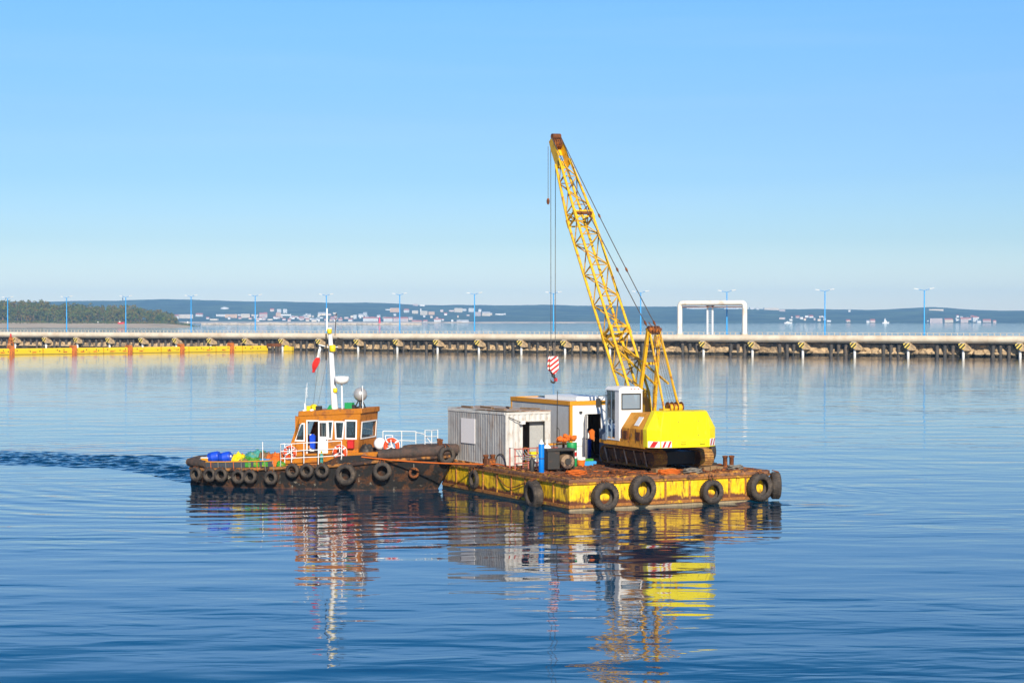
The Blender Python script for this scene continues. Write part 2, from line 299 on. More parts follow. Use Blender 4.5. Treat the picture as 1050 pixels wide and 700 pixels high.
# ------------------------------------------------------------------ WATER
def water_mat():
    m = bpy.data.materials.new('sea water'); m.use_nodes = True; nt = m.node_tree; b = nt.nodes['Principled BSDF']; L = nt.links.new
    tc = N(nt, 'ShaderNodeTexCoord')
    def wave(sx, sy, rot, det, rgh, off=0, dist=0.0):
        mp = N(nt, 'ShaderNodeMapping'); mp.inputs['Scale'].default_value = (1/sx, 1/sy, 1); mp.inputs['Rotation'].default_value = (0, 0, R(rot)); mp.inputs['Location'].default_value = (off, off*.7, off*.3)
        L(tc.outputs['Object'], mp.inputs['Vector']); n = N(nt, 'ShaderNodeTexNoise'); n.inputs['Scale'].default_value = 1
        n.inputs['Detail'].default_value = det; n.inputs['Roughness'].default_value = rgh; n.inputs['Distortion'].default_value = dist
        L(mp.outputs[0], n.inputs['Vector']); return n.outputs[0]
    def mul(a, k):
        q = N(nt, 'ShaderNodeMath', operation='MULTIPLY'); L(a, q.inputs[0])
        if isinstance(k, (int, float)): q.inputs[1].default_value = k
        else: L(k, q.inputs[1])
        return q.outputs[0]
    def add(a, c):
        q = N(nt, 'ShaderNodeMath', operation='ADD'); L(a, q.inputs[0]); L(c, q.inputs[1]); return q.outputs[0]
    def rng(a, x0, x1, y0, y1, sm=False):
        q = N(nt, 'ShaderNodeMapRange'); q.inputs[1].default_value = x0; q.inputs[2].default_value = x1; q.inputs[3].default_value = y0; q.inputs[4].default_value = y1
        if sm: q.interpolation_type = 'SMOOTHSTEP'
        L(a, q.inputs[0]); return q.outputs[0]
    swell = mul(wave(6.0, 2.6, 10, 2, .4, 3), 0.062)
    mid = mul(wave(2.5, 1.0, -12, 2, .42, 11, .5), 0.025)
    small = mul(wave(.9, .42, 16, 2, .5, 5, .3), 0.0032)
    patch = rng(wave(60, 14, 4, 2, .5, 9), .40, .62, .45, 1.35, True)
    far = mul(mul(wave(2.2, .8, 3, 3, .6, 21), 0.03), rng(wave(150, 30, -3, 2, .5, 1), .4, .65, .2, 1.6, True))
    # wake churned up behind the tug: two straight reaches measured in the water's own coordinates
    def reach(px, py, dx, dy, length, w0, fade, amp):
        s = N(nt, 'ShaderNodeVectorMath', operation='SUBTRACT'); L(tc.outputs['Object'], s.inputs[0]); s.inputs[1].default_value = (px, py, 0)
        d1 = N(nt, 'ShaderNodeVectorMath', operation='DOT_PRODUCT'); L(s.outputs[0], d1.inputs[0]); d1.inputs[1].default_value = (dx, dy, 0)
        d2 = N(nt, 'ShaderNodeVectorMath', operation='DOT_PRODUCT'); L(s.outputs[0], d2.inputs[0]); d2.inputs[1].default_value = (-dy, dx, 0)
        wob = N(nt, 'ShaderNodeMath', operation='MULTIPLY_ADD'); L(wave(5, 5, 0, 3, .6, 2), wob.inputs[0]); wob.inputs[1].default_value = 3.0; L(d2.outputs['Value'], wob.inputs[2])
        sh = N(nt, 'ShaderNodeMath', operation='ADD'); L(wob.outputs[0], sh.inputs[0]); sh.inputs[1].default_value = -1.5
        ab = N(nt, 'ShaderNodeMath', operation='ABSOLUTE'); L(sh.outputs[0], ab.inputs[0])
        across = rng(ab.outputs[0], w0, w0*.35, 0, 1, True)
        along = mul(rng(d1.outputs['Value'], -1, 2, 0, 1, True), rng(d1.outputs['Value'], length*fade, length, 1, 0, True))
        return mul(mul(across, along), amp)
    wk = add(add(reach(-15.2, 90.2, -.27, .963, 8, 1.6, .8, 1), reach(-16.4, 96, -.66, .75, 12, 3.0, .8, 1)), reach(-22.5, 103.6, -.95, .31, 46, 6.5, .8, 1))
    wk1 = N(nt, 'ShaderNodeMath', operation='MINIMUM'); L(wk, wk1.inputs[0]); wk1.inputs[1].default_value = 1.0; wk = wk1.outputs[0]
    churn = mul(mul(wave(.5, .35, 0, 4, .6, 31), wk), 0.03)
    # rings running out from the moving hulls
    def rings(cx, cy, lam, amp, r0, r1):
        s_ = N(nt, 'ShaderNodeVectorMath', operation='DISTANCE'); L(tc.outputs['Object'], s_.inputs[0]); s_.inputs[1].default_value = (cx, cy, 0)
        wb = N(nt, 'ShaderNodeMath', operation='MULTIPLY_ADD'); L(wave(14, 7, 0, 2, .5, 51), wb.inputs[0]); wb.inputs[1].default_value = 5.0; L(s_.outputs['Value'], wb.inputs[2])
        k_ = N(nt, 'ShaderNodeMath', operation='MULTIPLY'); L(wb.outputs[0], k_.inputs[0]); k_.inputs[1].default_value = 6.2832/lam
        sn = N(nt, 'ShaderNodeMath', operation='SINE'); L(k_.outputs[0], sn.inputs[0])
        return mul(mul(sn.outputs[0], mul(rng(s_.outputs['Value'], r0, r0+8, 0, 1, True), rng(s_.outputs['Value'], r1*.5, r1, 1, 0, True))), amp)
    churn = add(churn, mul(rings(-12, 92, 1.7, .008, 6, 42), rng(wave(16, 10, 0, 2, .5, 61), .42, .6, 0, 1, True)))
    churn = add(churn, rings(9, 82, 1.1, .005, 2, 12))
    h = add(add(swell, mul(mid, patch)), add(mul(small, patch), churn))
    spc = N(nt, 'ShaderNodeSeparateXYZ'); L(tc.outputs['Object'], spc.inputs[0])
    h = add(h, mul(mul(wave(1.6, .7, 3, 3, .6, 21), .022), rng(spc.outputs[1], 105, 260, 0, 1, True)))
    # bow wave at the barge's right-hand end
    h = add(h, mul(mul(wave(1.2, .35, 20, 1, .4, 41), reach(10.6, 79.4, .97, -.2, 6, 1.6, .3, 1)), .03))
    bp = N(nt, 'ShaderNodeBump'); bp.inputs['Strength'].default_value = 1.0; bp.inputs['Distance'].default_value = 1.0
    L(h, bp.inputs['Height']); L(bp.outputs[0], b.inputs['Normal'])
    b.inputs['Base Color'].default_value = (0.0003, 0.032, 0.070, 1); b.inputs['Roughness'].default_value = 0.03; b.inputs['IOR'].default_value = 1.42
    return m
M['water'] = water_mat()
mb = MB(); mb.add([(-11000, -300, 0), (11000, -300, 0), (11000, 11500, 0), (-11000, 11500, 0)], [(0, 1, 2, 3)])
wtr = tag(mb.build('water', M['water']), kind='structure')
# steep churned water behind the tug and wavelets at the barge's right end: real waves standing out of the sheet
def seg_mask(x, y, ax, ay, bx, by, wa, wb):
    dx, dy = bx-ax, by-ay; L2 = dx*dx+dy*dy; t = max(0, min(1, ((x-ax)*dx+(y-ay)*dy)/L2)); d = math.hypot(x-ax-dx*t, y-ay-dy*t); w = wa+(wb-wa)*t
    return max(0, 1-(d/w)**2)
def wake_patch(name, x0, x1, y0, y1, st, segs, amp):
    mb = MB(); nx = int((x1-x0)/st); ny = int((y1-y0)/st); keep = {}
    for j in range(ny+1):
        for i in range(nx+1):
            x = x0+i*st; y = y0+j*st
            xw = x+1.6*mnoise.noise(Vector((x*.22, y*.3, 9))); yw = y+1.3*mnoise.noise(Vector((x*.2, y*.25, 4)))
            m = max(seg_mask(xw, yw, *s_) for s_ in segs)
            if m > .005:
                m = m**.6
                n = mnoise.noise(Vector((x*.7, y*1.2, 0)))*.55+mnoise.noise(Vector((x*1.7, y*2.4, 3)))*.40+mnoise.noise(Vector((x*3.3, y*4.4, 7)))*.18
                keep[(i, j)] = len(mb.v); mb.v.append((x, y, m*(amp*(n+.34))-.02*(1-m)-.004))
    for (i, j), a in keep.items():
        b_, c_, d_ = keep.get((i+1, j)), keep.get((i+1, j+1)), keep.get((i, j+1))
        if None not in (b_, c_, d_): mb.f.append((a, b_, c_, d_)); mb.m.append(0); mb.sm.append(True)
    return tag(mb.build(name, M['water'], raw=True), kind='structure')
wake_patch('water_wake', -78, -13.2, 86, 118, .13, [(-15.1, 89.8, -16.6, 96, 1.1, 2.2), (-16.6, 96, -23, 103.5, 2.2, 4.2), (-23, 103.5, -33, 107.3, 4.4, 5.4), (-33, 107.3, -76, 112, 5.4, 3.0)], .19)
wake_patch('water_bow_wave', 9, 18, 76, 84, .07, [(10.6, 79.9, 12.3, 79.6, .9, .5)], .12)

# ------------------------------------------------------------------ HILLS, HEADLAND
def lerp_knots(kn, x):
    if x <= kn[0][0]: return kn[0][1]
    for (a, b), (c, d) in zip(kn, kn[1:]):
        if x <= c: return b+(d-b)*(x-a)/(c-a)
    return kn[-1][1]
RIDGE = [(-2700, 108), (-2370, 110), (-2000, 114), (-1700, 117), (-1350, 109), (-900, 104), (-700, 102), (-450, 90), (-200, 88), (200, 87), (600, 83), (900, 80), (1180, 72), (1400, 66), (1600, 64), (1800, 65), (2050, 71), (2250, 63), (2600, 56), (3600, 50)]
def hill_z(x, y):
    t = (y-7300)/1700
    xr = x*9000/y
    rz = lerp_knots([(a, b*.96) for a, b in RIDGE], xr)
    tt = max(0, min(1.15, t)); pr = tt**.85 if tt < 1 else 1-(tt-1)*.8
    bump = mnoise.noise(Vector((x/300, y/340, 0)))*20+mnoise.noise(Vector((x/90, y/110, 5)))*7
    return rz*pr+bump*min(1, tt*1.4)*(1-.55*tt)-1+1.5*min(1, tt*20)
mb = MB(); NX, NY = 300, 44
for j in range(NY):
    for i in range(NX):
        x = -4200+8400*i/(NX-1); y = 7290+j*52
        mb.v.append((x, y, hill_z(x, y)))
for j in range(NY-1):
    for i in range(NX-1):
        a = j*NX+i; mb.f.append((a, a+1, a+NX+1, a+NX)); mb.m.append(0); mb.sm.append(True)
def hill_mat():
    m = bpy.data.materials.new('forested hills'); m.use_nodes = True; nt = m.node_tree; b = nt.nodes['Principled BSDF']; L = nt.links.new
    tc = N(nt, 'ShaderNodeTexCoord')
    n1 = N(nt, 'ShaderNodeTexNoise'); n1.inputs['Scale'].default_value = .006; n1.inputs['Detail'].default_value = 8; n1.inputs['Roughness'].default_value = .65
    L(tc.outputs['Object'], n1.inputs['Vector'])
    cr = N(nt, 'ShaderNodeValToRGB'); e = cr.color_ramp.elements
    e[0].position = .42; e[0].color = (.010, .024, .012, 1); e[1].position = .68; e[1].color = (.085, .12, .040, 1)
    L(n1.outputs[0], cr.inputs[0]); L(cr.outputs[0], b.inputs['Base Color']); b.inputs['Roughness'].default_value = 1
    b.inputs['Specular IOR Level'].default_value = .1
    n2 = N(nt, 'ShaderNodeTexNoise'); n2.inputs['Scale'].default_value = .05; n2.inputs['Detail'].default_value = 5; L(tc.outputs['Object'], n2.inputs['Vector'])
    bp = N(nt, 'ShaderNodeBump'); bp.inputs['Strength'].default_value = .7; bp.inputs['Distance'].default_value = 12; L(n2.outputs[0], bp.inputs['Height']); L(bp.outputs[0], b.inputs['Normal'])
    return m
tag(mb.build('hills', hill_mat(), raw=True), kind='structure')
M['sand'] = pm('shore sand', (0.62, 0.48, 0.31), .95, wear=(.30, .25, .17), amt=.3, scale=.01, var=.15, bump=0)
# pale strand under the town
mb = MB(); pts = []
for i in range(80):
    x = -1500+i*24
    mb.v += [(x, 7262+8*math.sin(i*.9), -1), (x, 7272+6*math.sin(i*.7), 2.2+.6*math.sin(i*1.7)), (x, 7330, 5)]
for i in range(79):
    a = i*3; mb.f += [(a, a+3, a+4, a+1), (a+1, a+4, a+5, a+2)]; mb.m += [0, 0]; mb.sm += [False]*2
tag(mb.build('beach', M['sand'], raw=True), kind='structure')
# near headland with beach and wood
def head_z(x, y):
    # x of the spit's tip at about -400
    edge = max(0, min(1, (-372-(y-2120)*.168-x)/50))
    beach = max(0, min(1, (y-2117)/480))*3.9
    up = max(0, min(1, (y-2600)/160)); k = max(0, min(1, (-495-x)/220))
    return (beach*min(1, .3+edge)+up*k*13+mnoise.noise(Vector((x/60, y/60, 2)))*1.2*edge*up) if edge > 0 else -1
mb = MB(); NX, NY = 130, 60
for j in range(NY):
    for i in range(NX):
        x = -1400+1030*i/(NX-1); y = 2110+j*16
        mb.v.append((x, y, head_z(x, y)-.02 if j else -1))
for j in range(NY-1):
    for i in range(NX-1):
        a = j*NX+i; mb.f.append((a, a+1, a+NX+1, a+NX)); mb.m.append(1 if j > 31 else 0); mb.sm.append(True)
M['grass'] = pm('rough grass', (0.09, 0.12, 0.03), .95, wear=(.16, .15, .06), amt=.4, scale=.03, var=.3, bump=0)
tag(mb.build('headland', [M['sand'], M['grass']], raw=True), kind='structure')
def leaf_mat():
    m = bpy.data.materials.new('mixed foliage'); m.use_nodes = True; nt = m.node_tree; b = nt.nodes['Principled BSDF']; L = nt.links.new
    tc = N(nt, 'ShaderNodeTexCoord'); n1 = N(nt, 'ShaderNodeTexNoise'); n1.inputs['Scale'].default_value = .045; n1.inputs['Detail'].default_value = 4; n1.inputs['Roughness'].default_value = .7
    L(tc.outputs['Object'], n1.inputs['Vector'])
    g = N(nt, 'ShaderNodeNewGeometry'); mix = N(nt, 'ShaderNodeMath', operation='MULTIPLY_ADD'); L(g.outputs['Random Per Island'], mix.inputs[0]); mix.inputs[1].default_value = .22; L(n1.outputs[0], mix.inputs[2])
    cr = N(nt, 'ShaderNodeValToRGB'); e = cr.color_ramp.elements
    e[0].position = .38; e[0].color = (.034, .062, .014, 1); e[1].position = .82; e[1].color = (.17, .10, .025, 1)
    k = e.new(.55); k.color = (.095, .120, .020, 1); k = e.new(.68); k.color = (.13, .105, .02, 1)
    L(mix.outputs[0], cr.inputs[0]); L(cr.outputs[0], b.inputs['Base Color']); b.inputs['Roughness'].default_value = .9; b.inputs['Specular IOR Level'].default_value = .15
    return m
M['leaf'] = leaf_mat()
mb = MB(); mt = MB()
def topz(px): return lerp_knots([(-60, 306), (20, 307.5), (40, 308), (75, 311), (100, 312), (108, 313), (130, 311.5), (142, 314), (160, 318), (172, 321), (182, 324)], px)
for k in range(820):
    y = random.uniform(2620, 2900); px = random.uniform(-280, 179); x = (px-525)/1900*y
    zt = 7.8+(329-topz(px)-random.uniform(-1.6, 4.0))*y/1900
    back = (y-2620)/280
    zg = head_z(x, y); zt = zg+(zt-zg)*(0.62+.38*back) if zt-zg > 6 else zg+6
    H = zt-zg; cr = random.uniform(4, 10)
    cz0 = zg+H*.22
    mt.tube([(x, y, zg-1), (x+random.uniform(-1, 1), y, zg+H*.55)], [.5, .25], 5)
    for q in range(60):
        a = random.uniform(0, 6.283); rr = random.random()**.45; h = random.random()
        wdt = cr*(.55+.6*math.sin(math.pi*min(1, h*.85+.12)))*.8
        cx = x+math.cos(a)*rr*wdt; cy = y+math.sin(a)*rr*wdt; cz = cz0+h*(zt-cz0)
        sz = random.uniform(.9, 2.2)
        n = Vector((random.gauss(0, 1), random.gauss(-.4, 1), random.gauss(.6, .8))).normalized(); X, Y, _ = basis_from(n)
        ang = random.uniform(0, 3); X, Y = X*math.cos(ang)+Y*math.sin(ang), Y*math.cos(ang)-X*math.sin(ang)
        c = Vector((cx, cy, cz))
        mb.add([c+X*sz, c+Y*sz*.7+n*.3, c-X*sz*.9, c-Y*sz*.8], [(0, 1, 2, 3)])
for k in range(4200):                        # scrub along the wood's foot
    y = random.uniform(2590, 2640); px = random.uniform(-280, 205); x = (px-525)/1900*y
    z = head_z(x, y)+random.uniform(0, 3.2 if px < 180 else 1.5); sz = random.uniform(.5, 1.4); c = Vector((x, y, z))
    n = Vector((random.gauss(0, 1), random.gauss(-.4, 1), random.gauss(.6, .8))).normalized(); X, Y, _ = basis_from(n)
    mb.add([c+X*sz, c+Y*sz*.7, c-X*sz, c-Y*sz*.8], [(0, 1, 2, 3)])
wood = tag(mb.build('woodland', M['leaf'], raw=True), 'dark green and rusty mixed wood covering the low headland at left', 'woodland', kind='stuff')
mt.build('trunk', M['wood'], wood)
o = MB(F(-407*.97*1.32, 2600)); 
# red boat on the strand, signboards
fr = F((124-525)/1900*2560, 2560, 3.6, 3)
t = thing('beached_boat', fr, 'small red boat lying on the sand below the wood', 'boat')
b = MB(fr); b.add([(-4.5, -1.2, 2.3), (5.2, 0, 2.9), (-4.5, 1.2, 2.3), (-3.8, -.7, 0), (3.6, 0, 0), (-3.8, .7, 0), (0, -1.6, 2.2), (0, 1.6, 2.2), (0, -.9, 0), (0, .9, 0)],
    [(0, 6, 8, 3), (6, 1, 4, 8), (1, 7, 9, 4), (7, 2, 5, 9), (2, 0, 3, 5), (0, 2, 7, 6), (6, 7, 1), (3, 8, 9, 5), (8, 4, 9)])
b.build('hull', M['red'], t); MB(fr).box(-2.5, -.5, -.8, .8, 2.3, 3.6).build('cabin', M['bright_white'], t)
for px, w, lab in ((100.5, .5, 'slim white signpost at the foot of the wood'), (192.5, .8, 'pale signboard on the green tip of the headland')):
    fr = F((px-525)/1900*2580, 2580, 3.7)
    t = thing('signpost', fr, lab, 'signpost'); MB(fr).tube([(0, 0, -.5), (0, 0, 3)], .16, 6).build('post', M['bright_white'], t)
    MB(fr).box(-w, w, -.2, -.18+.1, 2.0, 3.4).build('board', M['bright_white'], t)
# far breakwater and red beacon
def X_(px, D): return (px-525)/1900*D
mb = MB(); D = 3720
for k in range(420):
    px = random.uniform(206, 432); mb.rock((X_(px, D), D+random.uniform(0, 18), random.uniform(-.5, 1.4)), random.uniform(1.5, 2.6))
fb = mb.build('far_breakwater', pm('far stone', (.45, .37, .27), .9, var=.2, scale=.1, bump=0), raw=True)
tag(fb, 'long low stone breakwater far out before the town', 'breakwater')
mb = MB(); mb.box(X_(206, D), X_(432, D), D+4, D+14, 0.5, 3.2); c = mb.build('crest', pm('far crest', (.62, .52, .40), .9, var=.1, scale=.1, bump=0), fb)
fr = F(X_(389, D), D+6, 3.2)
t = thing('beacon', fr, 'slim red beacon tower on the far breakwater', 'lighthouse')
MB(fr).lathe([(2.3, 0), (1.7, 8.5), (1.6, 9)]).build('tower', pm('beacon red', (.75, .02, .06), .5, bump=0, var=.05), t)
MB(fr).lathe([(2.2, 9), (2.2, 9.6), (1.1, 9.7), (1.1, 12), (0.05, 13)]).build('lantern', pm('beacon red', (.75, .02, .06)), t)

# ------------------------------------------------------------------ far town
W_ = pm('far white render', (.80, .78, .74), .7, var=.05, scale=.05, bump=0); C_ = pm('far cream render', (.78, .64, .46), .7, var=.05, scale=.05, bump=0)
O_ = pm('far orange render', (.80, .46, .20), .7, var=.05, scale=.05, bump=0); P_ = pm('far pink render', (.66, .50, .43), .7, var=.05, scale=.05, bump=0)
RR = pm('far red roof', (.45, .12, .06), .8, var=.1, scale=.05, bump=0); GR = pm('far grey roof', (.42, .42, .43), .8, var=.1, scale=.05, bump=0); WD = pm('far window band', (.10, .13, .17), .3, var=.1, scale=.05, bump=0)
LAND = []; SMALL = []
def slope_pos(px, py):
    for k in range(240):
        y = 7300+k*7.5; x = X_(px, y); z = hill_z(x, y)
        if 329-(z-7.8)*1900/y <= py: return x, y, z
    return x, y, z
def bld(px, py, w, h, wall, roof='flat', label=None, win=True, cat='building', name='town_building'):
    x, y, z = slope_pos(px, py); s = y/1900; W = w*s; H = h*s; dp = min(W, 16)
    fr = F(x, y, z-1.5, random.uniform(-12, 12))
    t = thing(name, fr, label or 'tiny pale house among the green slopes of the distant town', cat, None if label else 'small far town houses')
    b = MB(fr); b.box(-W/2, W/2, 0, dp, -6, H+1.5); b.build('wall', wall, t)
    (LAND if label else SMALL).append((px, py, t, wall.name.split()[1], roof))
    if roof == 'flat': MB(fr).box(-W/2-.3, W/2+.3, -.3, dp+.3, H+1.5, H+2.3).build('roof', GR, t)
    else: MB(fr).prism([(-.6, H+1.5), (dp/2, H+1.5+dp*.35), (dp+.6, H+1.5)], 'x', -W/2-.5, W/2+.5).build('roof', RR if roof == 'red' else GR, t)
    if win and H > 7:
        n = min(5, int(H//3.2))
        for i in range(n):
            zz = 1.5+i*(H-1)/max(1, n)+1.2
            MB(fr).box(-W/2+W*.06, W/2-W*.06, -.12, 0.1, zz, zz+min(1.1, (H-1)/max(1, n)*.4)).build('window_band', WD, t)
    return t
bld(190, 326.5, 15, 4, C_, label='wide cream block of flats just right of the headland')
bld(181, 326.8, 4, 3, W_, 'red', label='small white house at the left end of the waterfront, beside the headland trees')
bld(204, 324.5, 7, 2, W_, 'red', label='low pinkish hall in the town right of the second blue lamp')
bld(226, 324.5, 9, 2, W_, label='long white hall under the white domed arena')
bld(237, 326, 12, 3.6, O_, label='wide sandy orange block below the white domed arena')
bld(251.5, 326, 9, 4, C_, label='bright cream block of flats left of the fourth blue lamp')
bld(270, 326, 8, 4, P_, 'red', label='pinkish building just right of the fourth blue lamp')
bld(286, 320.5, 4, 3.5, W_, label='left one of two white tower blocks on the slope')
bld(292.3, 321, 4, 4, W_, label='right one of two white tower blocks on the slope')
bld(285.5, 325, 5, 4, O_, label='orange block right below the two white tower blocks')
bld(293, 323.8, 11, 1.5, W_, label='long low white row right of the orange block')
bld(364, 327, 3, 4, W_, label='narrow white tower house behind the breakwater')
bld(374, 323.8, 3.5, 2.5, W_, 'gable', label='white gabled house halfway up the slope left of the red beacon')
bld(380, 329.5, 15, 3, W_, 'red', label='long white hall with red roof left of the red beacon')
bld(405, 320.2, 10, 4.3, O_, label='bright orange block of flats high on the slope by the blue lamp')
bld(399, 318, 7, .9, W_, label='thin white annex left of the bright orange block', win=False)
bld(398, 330, 9, 3.5, W_, 'red', label='white waterfront house with red roof right of the red beacon')
bld(411, 330, 15, 3.5, P_, 'red', label='long pink waterfront hall behind the blue lamp')
bld(416.5, 320.5, 5, 2.6, W_, 'red', label='pale house just right of the bright orange block')
bld(426, 313.6, 5, 1.8, P_, label='left pale pink block on the ridge line')
bld(433, 313.8, 5, 1.4, W_, label='right pale white block on the ridge line')
bld(425.5, 321.5, 6, 3, C_, label='cream block left of the white church tower')
bld(434.5, 323, 7, 4, C_, label='cream block right of the white church tower')
bld(431.5, 320, 1.3, 3.2, W_, 'gable', label='slender white church tower between cream blocks', cat='church', name='church_tower', win=False)
bld(442.5, 322.8, 6, 3.2, O_, label='orange cream block at the right of the cream row')
bld(448.5, 331, 7, 3, W_, 'red', label='lone white house at the water right of the town')
bld(470, 320.2, 8, 4.2, C_, label='large cream block of flats on the slope left of the sixth lamp')
bld(476, 319, 3.5, 2.2, W_, label='white tower attached to the right of the large cream block')
bld(483.5, 320, 6, 4, W_, label='white round cornered block directly behind a blue lamp')
bld(489.5, 324, 6, 4, P_, label='pinkish block just right of the lamp, below the white block')
bld(498.5, 324, 8, 3, C_, 'gable', label='cream stepped building with a gable on the lower slope')
bld(512, 322.8, 8, 1.1, W_, label='thin white row at the right end of the left town', win=False)
bld(715, 316.8, 22, 1.6, W_, label='long white row of flats on the ridge inside the pipe portal')
bld(750, 317, 15, 2.2, W_, label='white slab block on the ridge under the portal beam')
bld(771, 317, 4, 1.8, W_, label='white block on the ridge just right of the portal')
bld(777, 317.3, 3, 1.6, W_, label='second small white block on the ridge right of the portal')
bld(791, 317.8, 15, 2.0, C_, label='long cream slab on the ridge right of the portal')
bld(802, 319.2, 6, 1.8, P_, label='pinkish block at the right end of the ridge flats')
bld(960, 332, 13, 4.8, P_, label='wide brick pink block at the water on the far right shore')
bld(973, 330.8, 9, 3, C_, 'red', label='cream building right of the brick pink block')
bld(989, 331, 8, 4, P_, 'red', label='reddish house on the right shore below a bare slope')
bld(1000, 330, 5, 4.5, W_, 'red', label='tall pale house at the right end of the shore houses')
bld(1012, 330.5, 8, 2, P_, 'red', label='low pinkish row at the far right shore')
bld(960, 318.2, 15, 1.2, C_, label='thin cream row on the ridge behind the right hand lamp', win=False)
for px, py, w in [(213, 327, 3), (219, 328.5, 8), (246, 327, 3), (260, 324, 5), (264, 327.5, 4), (279, 319.3, 4), (277, 328.5, 5), (283, 327, 4), (299, 327, 4), (303, 325.5, 5), (309, 328, 5), (313, 326.5, 7), (319, 328, 5), (322, 330, 5), (317, 325, 4),
                  (330, 323.5, 8), (338, 323.5, 3), (326, 328.5, 4), (334, 329, 3), (341, 327.5, 4), (349, 329, 4), (355, 327, 4), (359, 329.5, 4), (370, 325, 5), (376, 326, 3), (343, 322, 3), (388, 325.5, 3), (394, 327, 3), (421, 328, 4),
                  (427, 331, 10), (436, 330.8, 4), (453, 319.8, 3), (457, 323.3, 3), (463, 319.5, 5), (480, 323.8, 3), (503, 323, 3), (471, 331, 5), (477, 331, 7), (517, 322.6, 3), (492, 319.8, 3),
                  *[(random.choice([random.gauss(300, 14), random.gauss(330, 22), random.gauss(372, 14), random.gauss(262, 16)]), random.uniform(322.5, 329.8), random.uniform(1.4, 3.4)) for _ in range(54)],
                  *[(random.choice([random.gauss(838, 10), random.gauss(996, 12), random.gauss(468, 18)]), random.uniform(324.5, 330.5), random.uniform(1.2, 2.6)) for _ in range(22)],
                  (802, 327.4, 6), (811, 329, 3), (818, 326, 4), (822, 327.3, 3), (828, 325.6, 5), (832, 325.8, 4), (840, 329.2, 3), (850, 330, 4), (870, 330, 4), (871, 319.8, 2), (895, 330.6, 5), (982, 329, 3), (986, 326.5, 3), (995, 328, 4), (997, 325.5, 3), (1004, 331, 4), (953, 330.5, 5), (890, 331, 3), (1020, 331, 3)]:
    bld(px, py, w, random.uniform(1.1, 2.2), random.choice([W_, W_, C_, P_]), random.choice(['red', 'gable', 'flat']), win=False, name='town_house')
SHORT = [(190, 'the cream flats'), (204, 'the low hall by the second lamp'), (237, 'the sandy orange block'), (251.5, 'the fourth blue lamp'), (270, 'the pinkish building by the fourth lamp'),
         (289, 'the two white tower blocks'), (336, 'the tug mast top'), (364, 'the narrow white tower house'), (380, 'the long red roofed hall'), (389, 'the red beacon'), (405, 'the bright orange flats'), (431.5, 'the white church tower'),
         (448.5, 'the lone house at the water'), (470, 'the large cream block'), (485, 'the lamp by the round cornered block'), (512, 'the thin white row'), (791, 'the long cream ridge slab'), (808, 'the low white motor boat'), (843, 'the second lamp from the right'), (908, 'the tall white ship'), (960, 'the brick pink block'), (989, 'the reddish shore house'), (1012, 'the low pinkish row')]
used_l = {}
for px, py, t, wall, roof in sorted(SMALL, key=lambda q: q[0]):
    lm = min(SHORT, key=lambda q: abs(q[0]-px)); sd = 'just left of' if px < lm[0]-1 else ('just right of' if px > lm[0]+1 else 'level with')
    hi = 'waterside' if py > 328.7 else ('hillfoot' if py > 325.5 else 'hillside')
    rf = {'red': 'red roofed', 'gable': 'grey gabled', 'flat': 'flat roofed'}[roof]
    lab = ('tiny %s %s %s house %s %s' % (rf, wall, hi, sd, lm[1])).replace('the pinkish building by the', 'the pinkish building near the')
    used_l[lab] = used_l.get(lab, 0)+1
    if used_l[lab] > 1: lab = lab.replace('tiny', (['', '', 'second', 'third', 'fourth', 'fifth', 'sixth', 'seventh', 'eighth']+['farther']*9)[used_l[lab]])
    t['label'] = lab
x, y, z = slope_pos(230.5, 316.5); fr = F(x, y, z)
t = thing('domed_arena', fr, 'white shallow domed arena roof alone on the green hillside', 'arena')
MB(fr).lathe([(19, -4), (19, 1)], n=24).build('wall', W_, t); MB(fr).lathe([(20, 1), (15, 4.5), (8, 7), (0.05, 8)], n=24).build('roof', W_, t)
x, y, z = slope_pos(126, 307.6); fr = F(x, y, z-2)
t = thing('radio_tower', fr, 'thin dark radio tower standing on the ridge above the wood', 'tower')
mb = MB(fr)
for k in range(4):
    a = k*math.pi/2+.7; mb.tube([(3.2*math.cos(a), 3.2*math.sin(a), 0), (1*math.cos(a), 1*math.sin(a), 22)], .7, 4)
mb.build('frame', M['dark_steel'], t); MB(fr).lathe([(2.2, 13), (2.6, 15), (2.2, 16)]).build('platform', M['dark_steel'], t); MB(fr).tube([(0, 0, 20), (0, 0, 33)], [.9, .4], 5).build('antenna', M['dark_steel'], t)
# far ships
for px, D, L_, lab, tall in ((808, 6100, 26, 'low white motor boat far out on the bay', 3), (908, 6300, 24, 'white ship with tall superstructure near the far shore', 13)):
    fr = F(X_(px, D), D, 0, 6); t = thing('far_ship', fr, lab, 'ship'); h = L_/2
    MB(fr).prism([(-h, 3.6), (-h*.92, -.5), (h*.85, -.5), (h*1.1, 4.6), (h*.6, 3.6)], 'y', -3, 3).build('hull', W_, t)
    MB(fr).prism([(-h*.5, 3.6), (-h*.45, 3.6+tall*.45), (h*.25, 3.6+tall*.45), (h*.4, 3.6)], 'y', -2.4, 2.4).build('superstructure', W_, t)
    MB(fr).box(-h*.4, h*.05, -1.8, 1.8, 3.6+tall*.45, 3.6+tall*.8).build('bridge', W_, t)
    MB(fr).tube([(-h*.15, 0, 3.6), (-h*.15, 0, 4.6+tall*1.15)], .5, 5).build('mast', W_, t)

